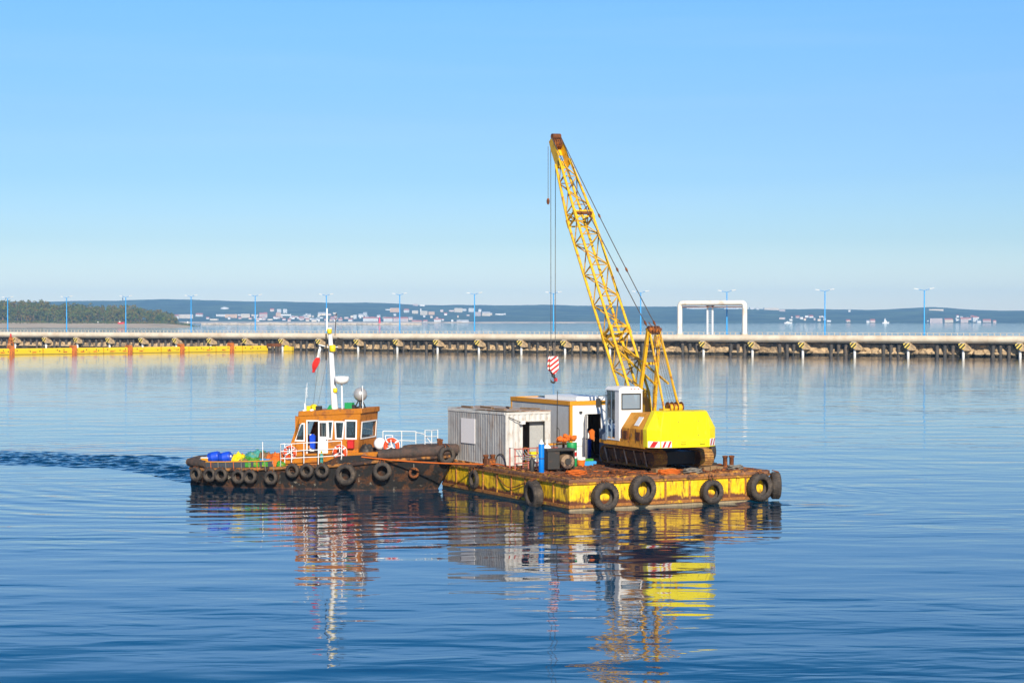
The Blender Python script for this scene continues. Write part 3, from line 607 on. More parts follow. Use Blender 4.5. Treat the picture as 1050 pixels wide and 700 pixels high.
# ------------------------------------------------------------------ PIER, PIPELINE
P0 = Vector((-152, 549, 0)); PD = Vector((.861, -.508, 0)).normalized(); PANG = math.degrees(math.atan2(PD.y, PD.x))
PF = F(P0.x, P0.y, 0, PANG)          # x along the pier to the right, y away from the camera
def tx(px, off=0.0): r = (px-525)/1900; return ((549+off*.861)*r+152-off*.508)/(PD.x-r*PD.y)
T0, T1 = -240, 420
pier = thing('pier', PF, 'long low concrete pier on dark piles with a fine pale railing', 'pier')
mb = MB(PF); mb.box(T0, T1, 3.0, 8.5, 2.75, 3.4); mb.box(T0, T1, 2.95, 3.3, 3.4, 3.85); mb.build('deck', M['concrete'], pier)
mb = MB(PF)
for k in range(int((T1-T0)/1.35)):
    x = T0+k*1.35; mb.bar((x, 3.1, 3.85), (x, 3.1, 5.15), .13)
for z in (4.5, 5.15): mb.bar((T0, 3.1, z), (T1, 3.1, z), .06)
mb.build('railing', M['pipe'], pier)
mb = MB(PF); mb.box(T0, T1, .9, 1.3, 2.6, 2.95); mb.build('beam', M['pile_dark'], pier)
pp = []; x = T0+.5
while x < T1:
    grp = x > 205
    if not grp: pp.append((x+random.uniform(-.3, .3), .8, .36, 2.5)); x += 2.35
    else:
        if (x % 12.3) < 5.5: pp += [(x, .8, .42, 2.5), (x+.7, 2.6, .4, 2.7)]
        x += 1.75
pp.sort(key=lambda q: abs(q[0]-150) if 0 < q[0] < 310 else 999)
rest = MB(PF)
for k, (x, y_, r_, z_) in enumerate(pp):
    if k < 98: MB(PF).tube([(x, y_, -2), (x+random.uniform(-.15, .15), y_, z_)], r_, 8).build('pile', M['pile_dark'], pier)
    else: rest.tube([(x, y_, -2), (x+random.uniform(-.15, .15), y_, z_)], r_, 8)
o = rest.build('far_piles', M['pile_dark'], pier); o['kind'] = 'stuff'
# rubble
mb = MB(PF)
for k in range(5000):
    xx = random.uniform(T0, T1); q = random.random()
    top = 2.5 if xx > 150 else 2.2
    mb.rock((xx, 1.2+q*3.0-random.uniform(0, .6), -.1+q**.7*top+random.uniform(-.3, .3)), random.uniform(.5, 1.15), sc=(1.25, 1, .8))
mb.prism([(1.9, -1), (3.2, 1.2), (4.5, 2.6), (9, 2.6), (9, -1)], 'x', T0, T1)
tag(mb.build('rubble_mound', M['rock'], origin=PF, raw=True), 'sunlit tan rubble heaped under the long pier', 'rubble', kind='stuff')
pipe = thing('pipeline', PF, 'thick cream pipeline running the whole length of the pier', 'pipeline')
PR, PZ = .80, 3.82
ta, tb = tx(697, 1.3), tx(763.5, 1.3)
MB(PF).tube([(T0, 0, PZ), (ta, 0, PZ), (tb, 0, PZ), (T1, 0, PZ)], PR, 20).build('pipe_run', M['pipe'], pipe)
def arc(cx, cz, r, a0, a1, n=6): return [(cx+r*math.cos(R(a0+(a1-a0)*i/n)), 1.3, cz+r*math.sin(R(a0+(a1-a0)*i/n))) for i in range(n+1)]
zt = 12.0; er = .75
loop = [(ta, 1.3, 3.0)]+arc(ta+er, zt-er, er, 180, 90)+arc(tb-er, zt-er, er, 90, 0)+[(tb, 1.3, 3.0)]
MB(PF).tube(loop, .60, 16).build('expansion_loop', pm('portal white', (.84, .79, .70), .5, wear=(.66, .56, .44), amt=.3, scale=.4, var=.05, bump=0), pipe)
for tt in (ta, tb):
    MB(PF).lathe([(.80, 0), (.80, .35)], Matrix.Translation((tt, 1.3, 4.5))).build('flange', M['pipe'], pipe)
tm = tx(728.5, 2.2)
mb = MB(PF)
for dx in (-.75, .55): mb.bar((tm+dx, 2.2, 3.3), (tm+dx, 2.2, zt-.5), .32)
for k in range(16): mb.bar((tm-.75, 2.2, 3.6+k*.5), (tm+.55, 2.2, 3.6+k*.5), .06)
t = thing('portal_ladder', PF @ Matrix.Translation((tm, 2.2, 3.3)), 'white ladder frame propping the middle of the pipe portal', 'ladder'); mb.build('ladder_frame', M['bright_white'], t)
MB(PF).box(tm-1.0, tm+.9, 1.9, 2.5, zt-.72, zt-.5).build('saddle', M['dark_steel'], t)
MB(PF).bar((ta+.2, 1.3, zt-.95), (tb-.2, 1.3, zt-.95), .22).build('tray', M['rust'], pipe)
# hatched pipe supports
def hatch_mat():
    m = bpy.data.materials.new('yellow black hatching'); m.use_nodes = True; nt = m.node_tree; b = nt.nodes['Principled BSDF']; L = nt.links.new
    tc = N(nt, 'ShaderNodeTexCoord'); w = N(nt, 'ShaderNodeVectorMath', operation='DOT_PRODUCT'); L(tc.outputs['Object'], w.inputs[0]); w.inputs[1].default_value = (1.1, 0, -1.1)
    f = N(nt, 'ShaderNodeMath', operation='FRACT'); L(w.outputs['Value'], f.inputs[0]); g = N(nt, 'ShaderNodeMath', operation='GREATER_THAN'); g.inputs[1].default_value = .52; L(f.outputs[0], g.inputs[0])
    mx = N(nt, 'ShaderNodeMix', data_type='RGBA'); mx.inputs[6].default_value = (.80, .60, .12, 1); mx.inputs[7].default_value = (.02, .02, .02, 1); L(g.outputs[0], mx.inputs[0]); L(mx.outputs[2], b.inputs['Base Color']); b.inputs['Roughness'].default_value = .6
    return m
HM = hatch_mat()
sup_x = [tx(47)+k*(tx(1046)-tx(47))/23 for k in range(-4, 27)]
ORD = ['outermost left', 'second', 'third', 'fourth', 'fifth', 'sixth', 'seventh', 'eighth', 'ninth', 'tenth', 'eleventh', 'twelfth', 'thirteenth', 'fourteenth', 'fifteenth', 'sixteenth', 'seventeenth', 'eighteenth', 'nineteenth', 'twentieth']
s0 = None
def sup_label(px):
    if px < 275: return 'pipe support with hatched plate behind the floating yellow boom'
    if px < 620: return 'pipe support with hatched plate standing before the row of close dark piles'
    return 'pipe support with hatched plate on the clear right half of the pier'
for xx in sup_x:
    w = PF @ Vector((xx, 0, 0)); px = 525+1900*w.x/w.y
    if px < -5 or px > 1056: continue
    fr = PF @ Matrix.Translation((xx, 0, 0)); lab = sup_label(px)
    if s0 is None or s0.get('_k') != lab:
        pass
    if s0 is None:
        s0 = thing('pipe_support', fr, lab, 'pipe support', 'hatched pipe supports along the pier')
        MB(fr).tube([(0, .1, -2), (0, .1, 1.5)], .30, 10).build('column', M['white'], s0)
        MB(fr).prism([(-.85, 2.9), (-.75, 2.2), (-.3, 1.7), (.2, 1.7), (.6, 2.2), (.6, 2.9)], 'y', -.75, -.62).build('hatched_plate', HM, s0)
        MB(fr).prism([(-.6, 3.0), (.6, 3.0), (1.55, 1.9), (1.55, 1.35), (.3, 1.35), (-.3, 1.9)], 'y', -.61, .9).build('pile_cap', M['rock'], s0)
        MB(fr).box(-.6, .6, -.5, .8, 3.02, 3.35).build('saddle', M['concrete'], s0)
    else: copy_tree(s0, fr, lab)
# label every support by what is nearest to it
sups = sorted([o for o in scene.objects if o.parent is None and o.name.startswith('pipe_support')], key=lambda o: WM[o.name].translation.x/WM[o.name].translation.y)
groups = {}
for o in sups:
    w = WM[o.name].translation; px = 525+1900*w.x/w.y
    a = 'behind the floating yellow boom' if px < 275 else ('before the close row of dark piles' if px < 680 else ('under or beside the pipe portal' if px < 775 else 'on the bare right part of the pier'))
    groups.setdefault(a, []).append(o)
for a, l in groups.items():
    for i, o in enumerate(l):
        n = ORD[i].replace('outermost left', 'first') if len(l) > 1 else 'only'
        o['label'] = 'hatched pipe support, %s from left %s' % (n, a)
# lamp posts
lx = [tx(9, 4.5)+k*(tx(946, 4.5)-tx(9, 4.5))/12+random.uniform(-.5, .5) for k in range(-1, 14)]
names = ['leftmost blue lamp post, before the dark wood', 'blue lamp post before the middle of the dark wood', 'blue lamp post near the right end of the dark wood', 'blue lamp post before the cream waterfront block right of the wood',
         'blue lamp post left of the two white tower blocks', 'blue lamp post rising right behind the tug mast', 'blue lamp post beside the bright orange far block', 'blue lamp post beside the white round cornered far block',
         'blue lamp post just behind the crane hook and hoist ropes', 'blue lamp post seen between crane boom and pipe portal', 'blue lamp post inside the cream pipe portal', 'second blue lamp post from the right edge', 'rightmost blue lamp post of the pier']
l0 = None; k = 0
for xx in lx:
    fr = PF @ Matrix.Translation((xx, 4.5, 3.3)); w = fr.translation; px = 525+1900*w.x/w.y
    if px < -5 or px > 1045: continue
    lab = names[min(k, 12)]; k += 1
    if l0 is None:
        l0 = thing('street_lamp', fr, lab, 'street lamp', 'blue lamp posts along the pier')
        MB(fr).tube([(0, 0, 0), (0, 0, 1.2), (0, 0, 1.25), (0, 0, 11.3)], [.24, .22, .17, .11], 8).build('pole', M['lamp_blue'], l0)
        MB(fr).tube([(-1.3, 0, 11.5), (0, 0, 11.2), (1.3, 0, 11.6)], .055, 6).build('arm', M['lamp_blue'], l0)
        for sx in (-1, 1):
            MB(fr).cbox((1.75*sx, 0, 11.6+(.08 if sx > 0 else .02)), (.95, .34, .16), ry=-8*sx).build('lamp_head', M['bright_white'], l0)
    else: copy_tree(l0, fr, lab)

# ------------------------------------------------------------------ FLOATING BOOM
A = Vector((X_(-60, 418), 418, 0)); B = Vector((X_(274, 480), 480, 0)); A = A-(B-A)*.35; d = (B-A); ln = d.length; BA = math.degrees(math.atan2(d.y, d.x)); BF2 = F(A.x, A.y, 0, BA)
fb = thing('floating_boom', BF2, 'long bright yellow floating boom lying before the left part of the pier', 'floating barrier')
n = 15; L_ = ln/n
for i in range(n):
    m_ = MB(BF2); m_.prism([(-.5, 0), (-.5, 1.0), (-.32, 1.42), (.32, 1.42), (.5, 1.0), (.5, 0)], 'x', i*L_+.15, (i+1)*L_-.15)
    m_.build('float_section', M['boom_yellow'], fb)
    m_ = MB(BF2)
    for q in range(1, 7):
        if random.random() < .7: a_ = i*L_+(q+random.uniform(-.3, .3))*L_/7; MB(BF2).box(a_-.1, a_+.1, -.56, -.5, .55+.25*(q % 2), .85+.25*(q % 2)).build('bracket', M['dark_steel'], fb)
    for q in (2, 5):
        if random.random() < .5: a_ = i*L_+q*L_/7; MB(BF2).box(a_-.5, a_+.5, -.57, -.51, .35, .62).build('patch', M['marker_orange'], fb)
def bx_(px): r = (px-525)/1900; e = d.normalized(); return (r*A.y-A.x)/(e.x-r*e.y)
for px, h, lab in ((11, 4.7, 'tall rusty orange marker frame on the yellow boom at far left'), (75, 2.0, 'squat orange marker block on the boom, first right of the tall marker'), (132, 1.9, 'squat orange marker block on the boom below the dark wood'), (185.5, 2.1, 'squat orange marker block on the boom, fourth from the left'), (236.5, 2.2, 'squat orange marker block nearest the right end of the boom')):
    fr = BF2 @ Matrix.Translation((bx_(px), 0, 0)); t = thing('marker_block', fr, lab, 'marker')
    MB(fr).box(-.62, .62, -.72, .72, -.3, 2.0 if h > 3 else h).build('float_block', M['marker_orange'], t, bevel=.06)
    m_ = MB(fr)
    if h > 3:
        for sx in (-.4, .4):
            for sy in (-.4, .4): m_.bar((sx*1.2, sy*1.2, 2), (sx*.4, sy*.4, h-.6), .16)
        for z in (2.7, 3.4): m_.box(-.45, .45, -.45, .45, z, z+.16)
        m_.build('cage', M['marker_orange'], t); MB(fr).lathe([(.18, h-.6), (.2, h), (.05, h+.2)]).build('lamp', M['red'], t)
    else:
        for sx in (-.45, .45): m_.tube([(sx, -.3, h), (sx, -.3, h+.45), (sx, .3, h+.45), (sx, .3, h)], .06, 5)
        m_.build('lifting_bar', M['rust'], t)
fr = F(X_(281, 479), 479, 0, BA)
t = thing('mooring_dolphin', fr, 'dark rusty piled block closing the right end of the yellow boom', 'dolphin')
MB(fr).box(-1.5, 1.5, -1.2, 1.2, 1.2, 2.0).build('cap', M['rust'], t)
for sx in (-1.1, 0, 1.1): MB(fr).tube([(sx, -.9, -1), (sx, -.9, 1.2)], .34, 8).build('pile', M['pile_dark'], t)
fr = F(X_(296, 478), 478, 0, -22)
t = thing('work_float', fr, 'short yellow float lying alone right of the boom', 'float')
MB(fr).box(-1.2, 1.2, -.7, .7, -.3, 1.2).build('pontoon', M['boom_yellow'], t, bevel=.1); MB(fr).box(-.9, -.3, -.5, .5, 1.2, 1.55).build('cleat_box', M['yellow'], t)

# ------------------------------------------------------------------ BARGE
BF = F(2.36, 75.9, 0, 27)
barge = thing('work_barge', BF, 'flat yellow rust streaked work barge carrying crane and sheds', 'barge')
foot = [(0, 0), (9.75, 0), (10.2, .5), (10.2, 15), (2.3, 15), (0, 12.4)]
def inset(k): return [(min(max(x, k), 10.2-k), min(max(y, k), 15-k)) for x, y in foot]
mb = MB(BF); mb.prism(foot, 'z', -.7, 1.16); mb.build('hull', M['hull_yellow'], barge, bevel=.03)
mb = MB(BF); mb.prism([(-.05, -.05), (9.78, -.05), (10.25, .48), (10.25, 15.05), (2.3, 15.05), (-.05, 12.42)], 'z', 1.163, 1.29); mb.build('deck', M['deck_rust'], barge, bevel=.02)
mb = MB(BF)
loop = foot[:4]; e = .09
rp = [(0, 12.3), (0, 0), (9.75, 0), (10.2, .5), (10.2, 14.9)]
out = [(-e, 12.3), (-e, -e), (9.79, -e), (10.2+e, .46), (10.2+e, 14.9)]
for z0, z1 in ((1.12, 1.22),):
    for i in range(4):
        a, b_ = rp[i], rp[i+1]; a2, b2 = out[i], out[i+1]
        mb.prism([a, a2, b2, b_], 'z', z0-.04+.002*i, z1-.065+.002*i)
mb.build('rub_rail', M['rim_rust'], barge)
mb = MB(BF)
for i in range(4):
    a, b_ = rp[i], rp[i+1]; a2 = tuple(p+(q-p)*.8 for p, q in zip(a, out[i])); b2 = tuple(p+(q-p)*.8 for p, q in zip(b_, out[i+1]))
    mb.prism([a, a2, b2, b_], 'z', .12+.002*i, .24+.002*i)
mb.build('waterline_rail', M['rim_rust'], barge)
for v in (1.35, 3.9, 5.2, 6.6, 8.0, 9.4, 10.8):
    MB(BF).box(-.045, 0.01, v, v+.07, .25, 1.08).build('rib', M['rim_rust'], barge)
for u in (4.55, 5.75, 7.75, 8.6):
    MB(BF).box(u, u+.09, -.045, .01, .25, 1.08).build('rib', M['rim_rust'], barge)
# low coaming strip along edges (rusty, slightly raised)
mb = MB(BF)
def strip(P, nm):
    m2 = MB(BF); n_ = len(P); hs = [1.288+random.uniform(.01, .10)*(random.random() < .8)+.008 for _ in P]; vs = []
    for (x, y), h in zip(P, hs):
        ox, oy = (.12, 0) if nm == 0 else (0, .12); vs += [(x, y, 1.285), (x, y, h), (x+ox, y+oy, h), (x+ox, y+oy, 1.285)]
    m2.add(vs, [(4*i+j, 4*i+(j+1) % 4, 4*i+4+(j+1) % 4, 4*i+4+j) for i in range(n_-1) for j in range(4)]+[(0, 1, 2, 3), tuple(range(4*n_-4, 4*n_))]); m2.build('coaming', M['rim_rust'], barge)
strip([(.02+random.uniform(-.01, .02), .15+i*.2) for i in range(60)], 0); strip([(.3+i*.2, .02+random.uniform(-.01, .02)) for i in range(47)], 1)
# loose scale and debris on the deck as one part
mb = MB(BF)
for k in range(420):
    u, v = random.uniform(.2, 10), random.uniform(.15, 7.5)
    s_ = random.uniform(.03, .11); mb.rock((u, v, 1.3+s_*.2), s_, sc=(1.6, 1.2, .6))
for k in range(26):
    u, v = random.uniform(.3, 9.6), random.uniform(.2, 6.5); a = random.uniform(0, 3.1); l = random.uniform(.3, 1.1)
    mb.bar((u-math.cos(a)*l/2, v-math.sin(a)*l/2, 1.33), (u+math.cos(a)*l/2, v+math.sin(a)*l/2, 1.34), random.uniform(.03, .09), .05)
o = mb.build('debris', M['rust'], barge); o['kind'] = 'stuff'
def bollard(u, v, n2=True, lab=None):
    for du in ((-.17, .17) if n2 else (0,)):
        MB(BF).lathe([(.10, 1.28), (.10, 1.72), (.13, 1.74), (.13, 1.8), (.02, 1.82)], Matrix.Translation((u+du, v, 0)), 12).build('bollard', M['rust'], barge)
    MB(BF).box(u-.4, u+.4, v-.2, v+.2, 1.292, 1.33).build('bollard_base', M['rust'], barge)
bollard(9.5, 2.6); bollard(.28, 8.0)
MB(BF).box(.05, .5, 7.8, 8.2, 1.292, 1.62).build('bitt', M['rust'], barge)

# tyres
def tyre_mesh(fr, parent, Rr, w):
    """a vehicle tyre standing in local xz plane (axis y)"""
    rot = fr @ Matrix.Rotation(R(90), 4, 'X')
    prof = [(.56, -.36), (.60, -.46), (.74, -.52), (.90, -.47), (.985, -.36), (1.0, -.2), (1.0, .2), (.985, .36), (.90, .47), (.74, .52), (.60, .46), (.56, .36), (.62, .25), (.86, .3), (.86, -.3), (.62, -.25), (.56, -.36)]
    MB(rot).lathe([(r*Rr, z*w) for r, z in prof], n=36, cap=False).build('casing', M['tyre'], parent)
    m_ = MB(rot)
    for k in range(36):
        a = 2*math.pi*k/36+.02*(k % 2)
        mt_ = Matrix.Rotation(a, 4, 'Z') @ Matrix.Translation((Rr*1.0, 0, 0))
        m_.box(-.02, .012, -.032*Rr, .032*Rr, -.36*w, -.03*w, 0, mt_); mt2 = Matrix.Rotation(a+.085, 4, 'Z') @ Matrix.Translation((Rr, 0, 0)); m_.box(-.02, .012, -.032*Rr, .032*Rr, .03*w, .36*w, 0, mt2)
    m_.build('tread', M['tyre'], parent)
TY = {}
def hang_tyre(base, x, y, z, deg, Rr, w, top, lab, group, kind, tilt=0):
    fr = base @ Matrix.Translation((x, y, z)) @ Matrix.Rotation(R(deg), 4, 'Z') @ Matrix.Rotation(R(tilt), 4, 'X')
    if kind in TY: return copy_tree(TY[kind], fr, lab)
    t = thing('tyre_fender', fr, lab, 'tyre', group); TY[kind] = t
    tyre_mesh(fr, t, Rr, w)
    m_ = MB(fr)
    for sx in (-.12, .12):
        m_.tube([(sx, 0, Rr*.62), (sx*1.05, -w*.42, Rr*.8), (sx*.9, -w*.3, Rr*1.02), (sx*.6, w*.35, top)], .022, 6)
    m_.build('hanging_chain', M['rust'], t); return t
G1 = 'tyre fenders hung round the yellow barge'
hang_tyre(BF, 1.51, -.30, .58, 0, .58, .42, .66, 'large tyre fender on the right face next to the near corner of the barge', G1, 'big')
hang_tyre(BF, 3.32, -.30, .80, 3, .58, .42, .66, 'large tyre fender below the crane track, hung higher than its neighbours', G1, 'big')
hang_tyre(BF, 6.75, -.28, .55, -2, .50, .38, .72, 'tyre fender with orange hole below the counterweight of the crane', G1, 'mid')
hang_tyre(BF, 9.2, -.30, .66, 4, .58, .42, .66, 'front tyre of the pair at the right corner of the barge', G1, 'big')
hang_tyre(BF, 10.30, .12, .64, 62, .58, .42, .66, 'outermost tyre of the pair, turned edge on at the right corner of the barge', G1, 'big')
hang_tyre(BF, -.30, 2.6, .50, -90, .58, .42, .72, 'tyre fender on the left face of the barge below the blue gas bottle', G1, 'big', 6)
hang_tyre(BF, -.13, 8.75, .66, -90, .42, .16, .55, 'narrow worn tyre flat against the left face below the grey shed', G1, 'thin')

# ------------------------------------------------------------------ GREY SHED
SF = F(-.28, 82.6, 1.3, 33)          # x = width (front face), y = length back
shed = thing('container_shed', SF, 'grey corrugated container shed with open front at the left of the barge', 'shed')
W, LN, H = 2.42, 5.0, 2.42
def corr(x0, x1, z0, z1, d=.035, pitch=.19, seed=0):
    """corrugation outline as strip: list of (x, y)"""
    pts = []; x = x0
    while x < x1-1e-4:
        for f, dd in ((0, 0), (.30, 0), (.5, 1), (.80, 1)):
            xx = x+f*pitch
            if xx < x1: pts.append((xx, dd*d))
        x += pitch
    pts.append((x1, 0)); return pts
def corr_panel(mb, x0, x1, z0, z1, place, d=.035, pitch=.19):
    pts = corr(x0, x1, z0, z1, d, pitch); vs = []
    for t in (0, .03):
        for z in (z0, z1):
            vs += [place(x, y+t, z) for x, y in pts]
    n = len(pts); fs = []
    for i in range(n-1):
        fs += [(i, i+1, n+i+1, n+i), (2*n+i, 3*n+i, 3*n+i+1, 2*n+i+1), (i, 2*n+i, 2*n+i+1, i+1), (n+i, n+i+1, 3*n+i+1, 3*n+i)]
    fs += [(0, n, 3*n, 2*n), (n-1, 3*n-1, 4*n-1, 2*n-1)]
    mb.add(vs, fs)
m_ = MB(SF); corr_panel(m_, .06, LN-.06, .08, H-.12, lambda a, b, z: (b+.0, a, z), pitch=.20, d=.013)
m_.build('side_wall', M['grey_sheet_shaded'], shed)
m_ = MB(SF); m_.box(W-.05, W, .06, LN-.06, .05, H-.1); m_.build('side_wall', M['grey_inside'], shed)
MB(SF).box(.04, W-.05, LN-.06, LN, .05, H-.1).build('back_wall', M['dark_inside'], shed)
MB(SF).box(.03, W-.03, .05, LN-.07, .0, .06).build('floor', M['wood'], shed)
m_ = MB(SF)
m_.box(0, .07, 0, .07, 0, H-.11); m_.box(W-.07, W, 0, .07, 0, H-.11); m_.box(0, .07, LN-.07, LN, 0, H-.11); m_.box(W-.07, W, LN-.058, LN+.01, 0, H-.11)
m_.box(0.01, W-.01, -.01, .08, H-.11, H); m_.box(-.02, .07, 0.08, LN, H-.11, H+.003); m_.box(-.015, .05, .07, LN-.07, 0, .08)
m_.build('frame', M['pale_sheet'], shed)
m_ = MB(SF); corr_panel(m_, .07, .86, .03, H-.11, lambda a, b, z: (a, b+.0, z), pitch=.26, d=.03); corr_panel(m_, .87, W-.07, 2.02, H-.112, lambda a, b, z: (a, b+.002, z), pitch=.30, d=.03)
m_.build('front_wall', M['pale_sheet'], shed)
m_ = MB(SF); m_.box(W-.30, W-.07, .004, .05, .03, 2.02); m_.box(.86, .90, -.015, .06, 0, 2.02); m_.box(.90, W-.30, -.015, .06, 1.98, 2.03); m_.build('door_frame', M['pale_sheet'], shed)
MB(SF).box(-.045, -.012, 2.55, 3.75, .88, 2.02).build('patch_panel', pm('pinkish white board', (.78, .74, .73), .5, var=.04, bump=.02), shed)
m_ = MB(SF)
for i in range(5):
    m_.cbox((.28+i*.48, LN/2+random.uniform(-.05, .05), H+.03+random.uniform(0, .02)), (.47, LN+.05, .03), rx=random.uniform(-.6, .6), ry=random.uniform(-1.5, 1.5))
m_.build('roof', M['roof_rust'], shed)
for a, b_ in ((.3, 1.0), (.9, 3.0), (1.6, 2.2), (.5, 4.1), (1.9, .9)): MB(SF).cbox((a, b_, H+.10), (.14, random.uniform(.8, 1.4), .06), rz=random.uniform(-50, 50)).build('roof_plank', M['wood'], shed)
m_ = MB(SF); m_.tube([(.12, -.06, H-.2), (.5, -.16, H-.38), (.72, -.14, H-.46)], .02, 6); m_.build('lamp_bracket', M['dark_steel'], shed)
MB(SF).cbox((.78, -.18, H-.46), (.2, .16, .14)).build('flood_lamp', M['bright_white'], shed)
m_ = MB(SF)
for y in (.35, 1.55): m_.tube([(-.05, y+.45*math.cos(a*.314), .02+.55*math.sin(a*.314)) for a in range(11)], .02, 5) if y < 1 else None
m_.build('cable_hoop', M['dark_steel'], shed)
# partition
MB(SF).box(1.52, W-.06, .35, .39, .06, 2.25).build('partition', M['grey_inside'], shed)
# things inside / before
def simple(name, frame, parts, label, cat, group=None):
    t = thing(name, frame, label, cat, group)
    for pn, mbf, mat in parts: mbf.build(pn, mat, t)
    return t
fr = SF @ Matrix.Translation((1.35, 1.6, 1.05))
simple('hanging_jacket', fr, [('jacket_body', MB(fr).prism([(-.13, 0), (-.17, .55), (-.05, .78), (.06, .78), (.17, .55), (.14, 0)], 'y', -.05, .05), M['red_cloth']), ('hanger', MB(fr).tube([(0, 0, .78), (0, 0, 1.2)], .01, 5), M['wire'])], 'red jacket hanging in the dark inside of the grey shed', 'jacket')
fr = SF @ Matrix.Translation((1.35, 1.0, .06))
m_ = MB(fr); m_.box(-.5, .6, -.2, .2, .62, .68)
t = simple('work_bench', fr, [('bench_top', m_, M['trim_orange'])], 'orange topped bench just inside the grey shed opening', 'bench')
for sx in (-.42, .5):
    for sy in (-.14, .14): MB(fr).bar((sx, sy, 0), (sx, sy, .62), .05).build('leg', M['trim_orange'], t)
fr = SF @ Matrix.Translation((1.2, .95, .74)); simple('white_sack', fr, [('sack_body', MB(fr).sphere((0, 0, .16), .2, 10, sc=(1.2, 1, 1), jit=.06), M['white']), ('sack_neck', MB(fr).lathe([(.06, .3), (.09, .4), (.04, .42)]), M['white'])], 'white sack slumped on the orange bench in the shed', 'sack')
fr = SF @ Matrix.Translation((1.45, -.02, .02)); simple('yellow_box', fr, [('box_body', MB(fr).box(-.2, .2, -.15, .15, .35, .55), M['yellow']), ('lid', MB(fr).box(-.21, .21, -.16, .16, .555, .60), M['yellow']), ('box_stand', MB(fr).box(-.25, .25, -.16, .16, 0, .345), M['wood'])], 'small yellow box on a timber stand at the shed threshold', 'box')
fr = SF @ Matrix.Translation((1.5, -.45, .0))
simple('cement_bags', fr, [('bag', MB(fr).cbox((0, 0, .09), (.75, .45, .17), rz=8), M['grey_inside']), ('bag', MB(fr).cbox((.03, 0, .27), (.72, .42, .16), rz=-6), M['white'])], 'two pale bags stacked flat before the shed opening', 'bag')

# ------------------------------------------------------------------ WHITE CABIN
KF = F(2.7, 86.0, 1.3, 27)
cab = thing('site_cabin', KF, 'white site cabin with orange corner posts and open door behind the crane', 'cabin')
W, LN, H = 2.6, 6.1, 2.78
wh = M['white']
gp = pm('cabin side panel', (.60, .60, .58), .55, wear=(.5, .49, .47), amt=.3, scale=1.2, var=.05, bump=.02, edge=.3)
m_ = MB(KF)
yy = .12
while yy < LN-.2:
    m_.box(.02, .06, yy, min(yy+1.16, LN-.1), .12, H-.2); yy += 1.18
m_.build('side_wall', gp, cab)
MB(KF).box(W-.06, W-.02, .1, LN-.1, .1, H-.2).build('side_wall', gp, cab); MB(KF).box(.1, W-.1, LN-.08, LN-.03, .1, H-.2).build('back_wall', gp, cab)
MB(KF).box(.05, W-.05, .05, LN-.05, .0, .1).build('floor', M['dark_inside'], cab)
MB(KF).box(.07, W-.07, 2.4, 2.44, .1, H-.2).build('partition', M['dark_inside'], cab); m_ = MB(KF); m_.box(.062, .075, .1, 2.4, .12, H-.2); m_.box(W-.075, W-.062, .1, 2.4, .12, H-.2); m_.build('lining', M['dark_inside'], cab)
d0, d1, dz = .82, 1.66, 2.16
m_ = MB(KF); m_.box(.14, d0-.05, .02, .07, .05, H-.18); m_.box(d1+.05, W-.12, .02, .07, .05, H-.18); m_.box(d0-.05, d1+.05, .02, .07, dz+.05, H-.18); m_.build('front_wall', M['bright_white'], cab)
m_ = MB(KF); m_.box(d0-.05, d0, 0, .09, .05, dz+.05); m_.box(d1, d1+.05, 0, .09, .05, dz+.05); m_.box(d0, d1, 0, .09, dz, dz+.05); m_.build('door_frame', wh, cab)
dm = KF @ Matrix.Translation((d0-.02, 0, 0)) @ Matrix.Rotation(R(-112), 4, 'Z')
dr = MB(dm).box(0, .82, -.02, .02, .08, dz).build('door', gp, cab); MB(dm).bar((.74, -.06, 1.05), (.74, .06, 1.05), .04, .04).build('handle', M['dark_steel'], dr)
m_ = MB(KF)
m_.box(0, .14, 0, .14, 0, H-.2); m_.box(W-.12, W, 0, .12, 0, H-.2); m_.box(0, .12, LN-.12, LN, 0, H-.2); m_.box(W-.12, W, LN-.12, LN, 0, H-.2)
m_.box(-.02, W+.02, -.02, .12, H-.2, H); m_.box(-.02, .12, .12, LN, H-.203, H-.003); m_.box(W-.1, W+.02, .12, LN, H-.2, H-.003); m_.box(.12, W-.1, LN-.12, LN, H-.2, H-.003)
m_.build('frame', M['trim_orange'], cab, bevel=.01)
m_ = MB(KF); m_.box(.1, W-.1, .12, LN-.12, H-.09, H-.05); m_.build('roof', M['white'], cab); MB(KF).box(.9, W-.15, 1.0, 4.2, H-.04, H+.14).build('roof_box', M['bright_white'], cab)
MB(KF).cbox((.55, -.03, 2.25), (.12, .1, .1)).build('lamp', M['dark_steel'], cab)
fr = KF @ Matrix.Translation((1.35, 1.25, .1))
t = thing('table', fr, 'dark table seen through the open door of the white cabin', 'table'); MB(fr).box(-.5, .5, -.35, .35, .86, .92).build('table_top', M['wood'], t)
for sx in (-.45, .45):
    for sy in (-.3, .3): MB(fr).bar((sx, sy, 0), (sx, sy, .86), .06).build('leg', M['wood'], t)
fr = KF @ Matrix.Translation((1.18, .55, .1)); simple('blue_barrel', fr, [('barrel_body', MB(fr).lathe([(.20, 0), (.23, .05), (.23, .35), (.245, .37), (.23, .39), (.23, .8), (.2, .85)]), M['blue_drum']), ('lid', MB(fr).lathe([(.21, .85), (.21, .88), (.02, .89)]), M['dark_steel'])], 'dark blue barrel just inside the open cabin door', 'barrel')
fr = KF @ Matrix.Translation((1.18, .55, .99)); simple('water_jug', fr, [('jug_body', MB(fr).lathe([(.12, 0), (.14, .12), (.11, .24), (.05, .3)]), M['bright_white']), ('cap', MB(fr).lathe([(.06, .3), (.05, .35), (.01, .36)]), M['red'])], 'white jug standing on the blue barrel in the cabin door', 'jug')
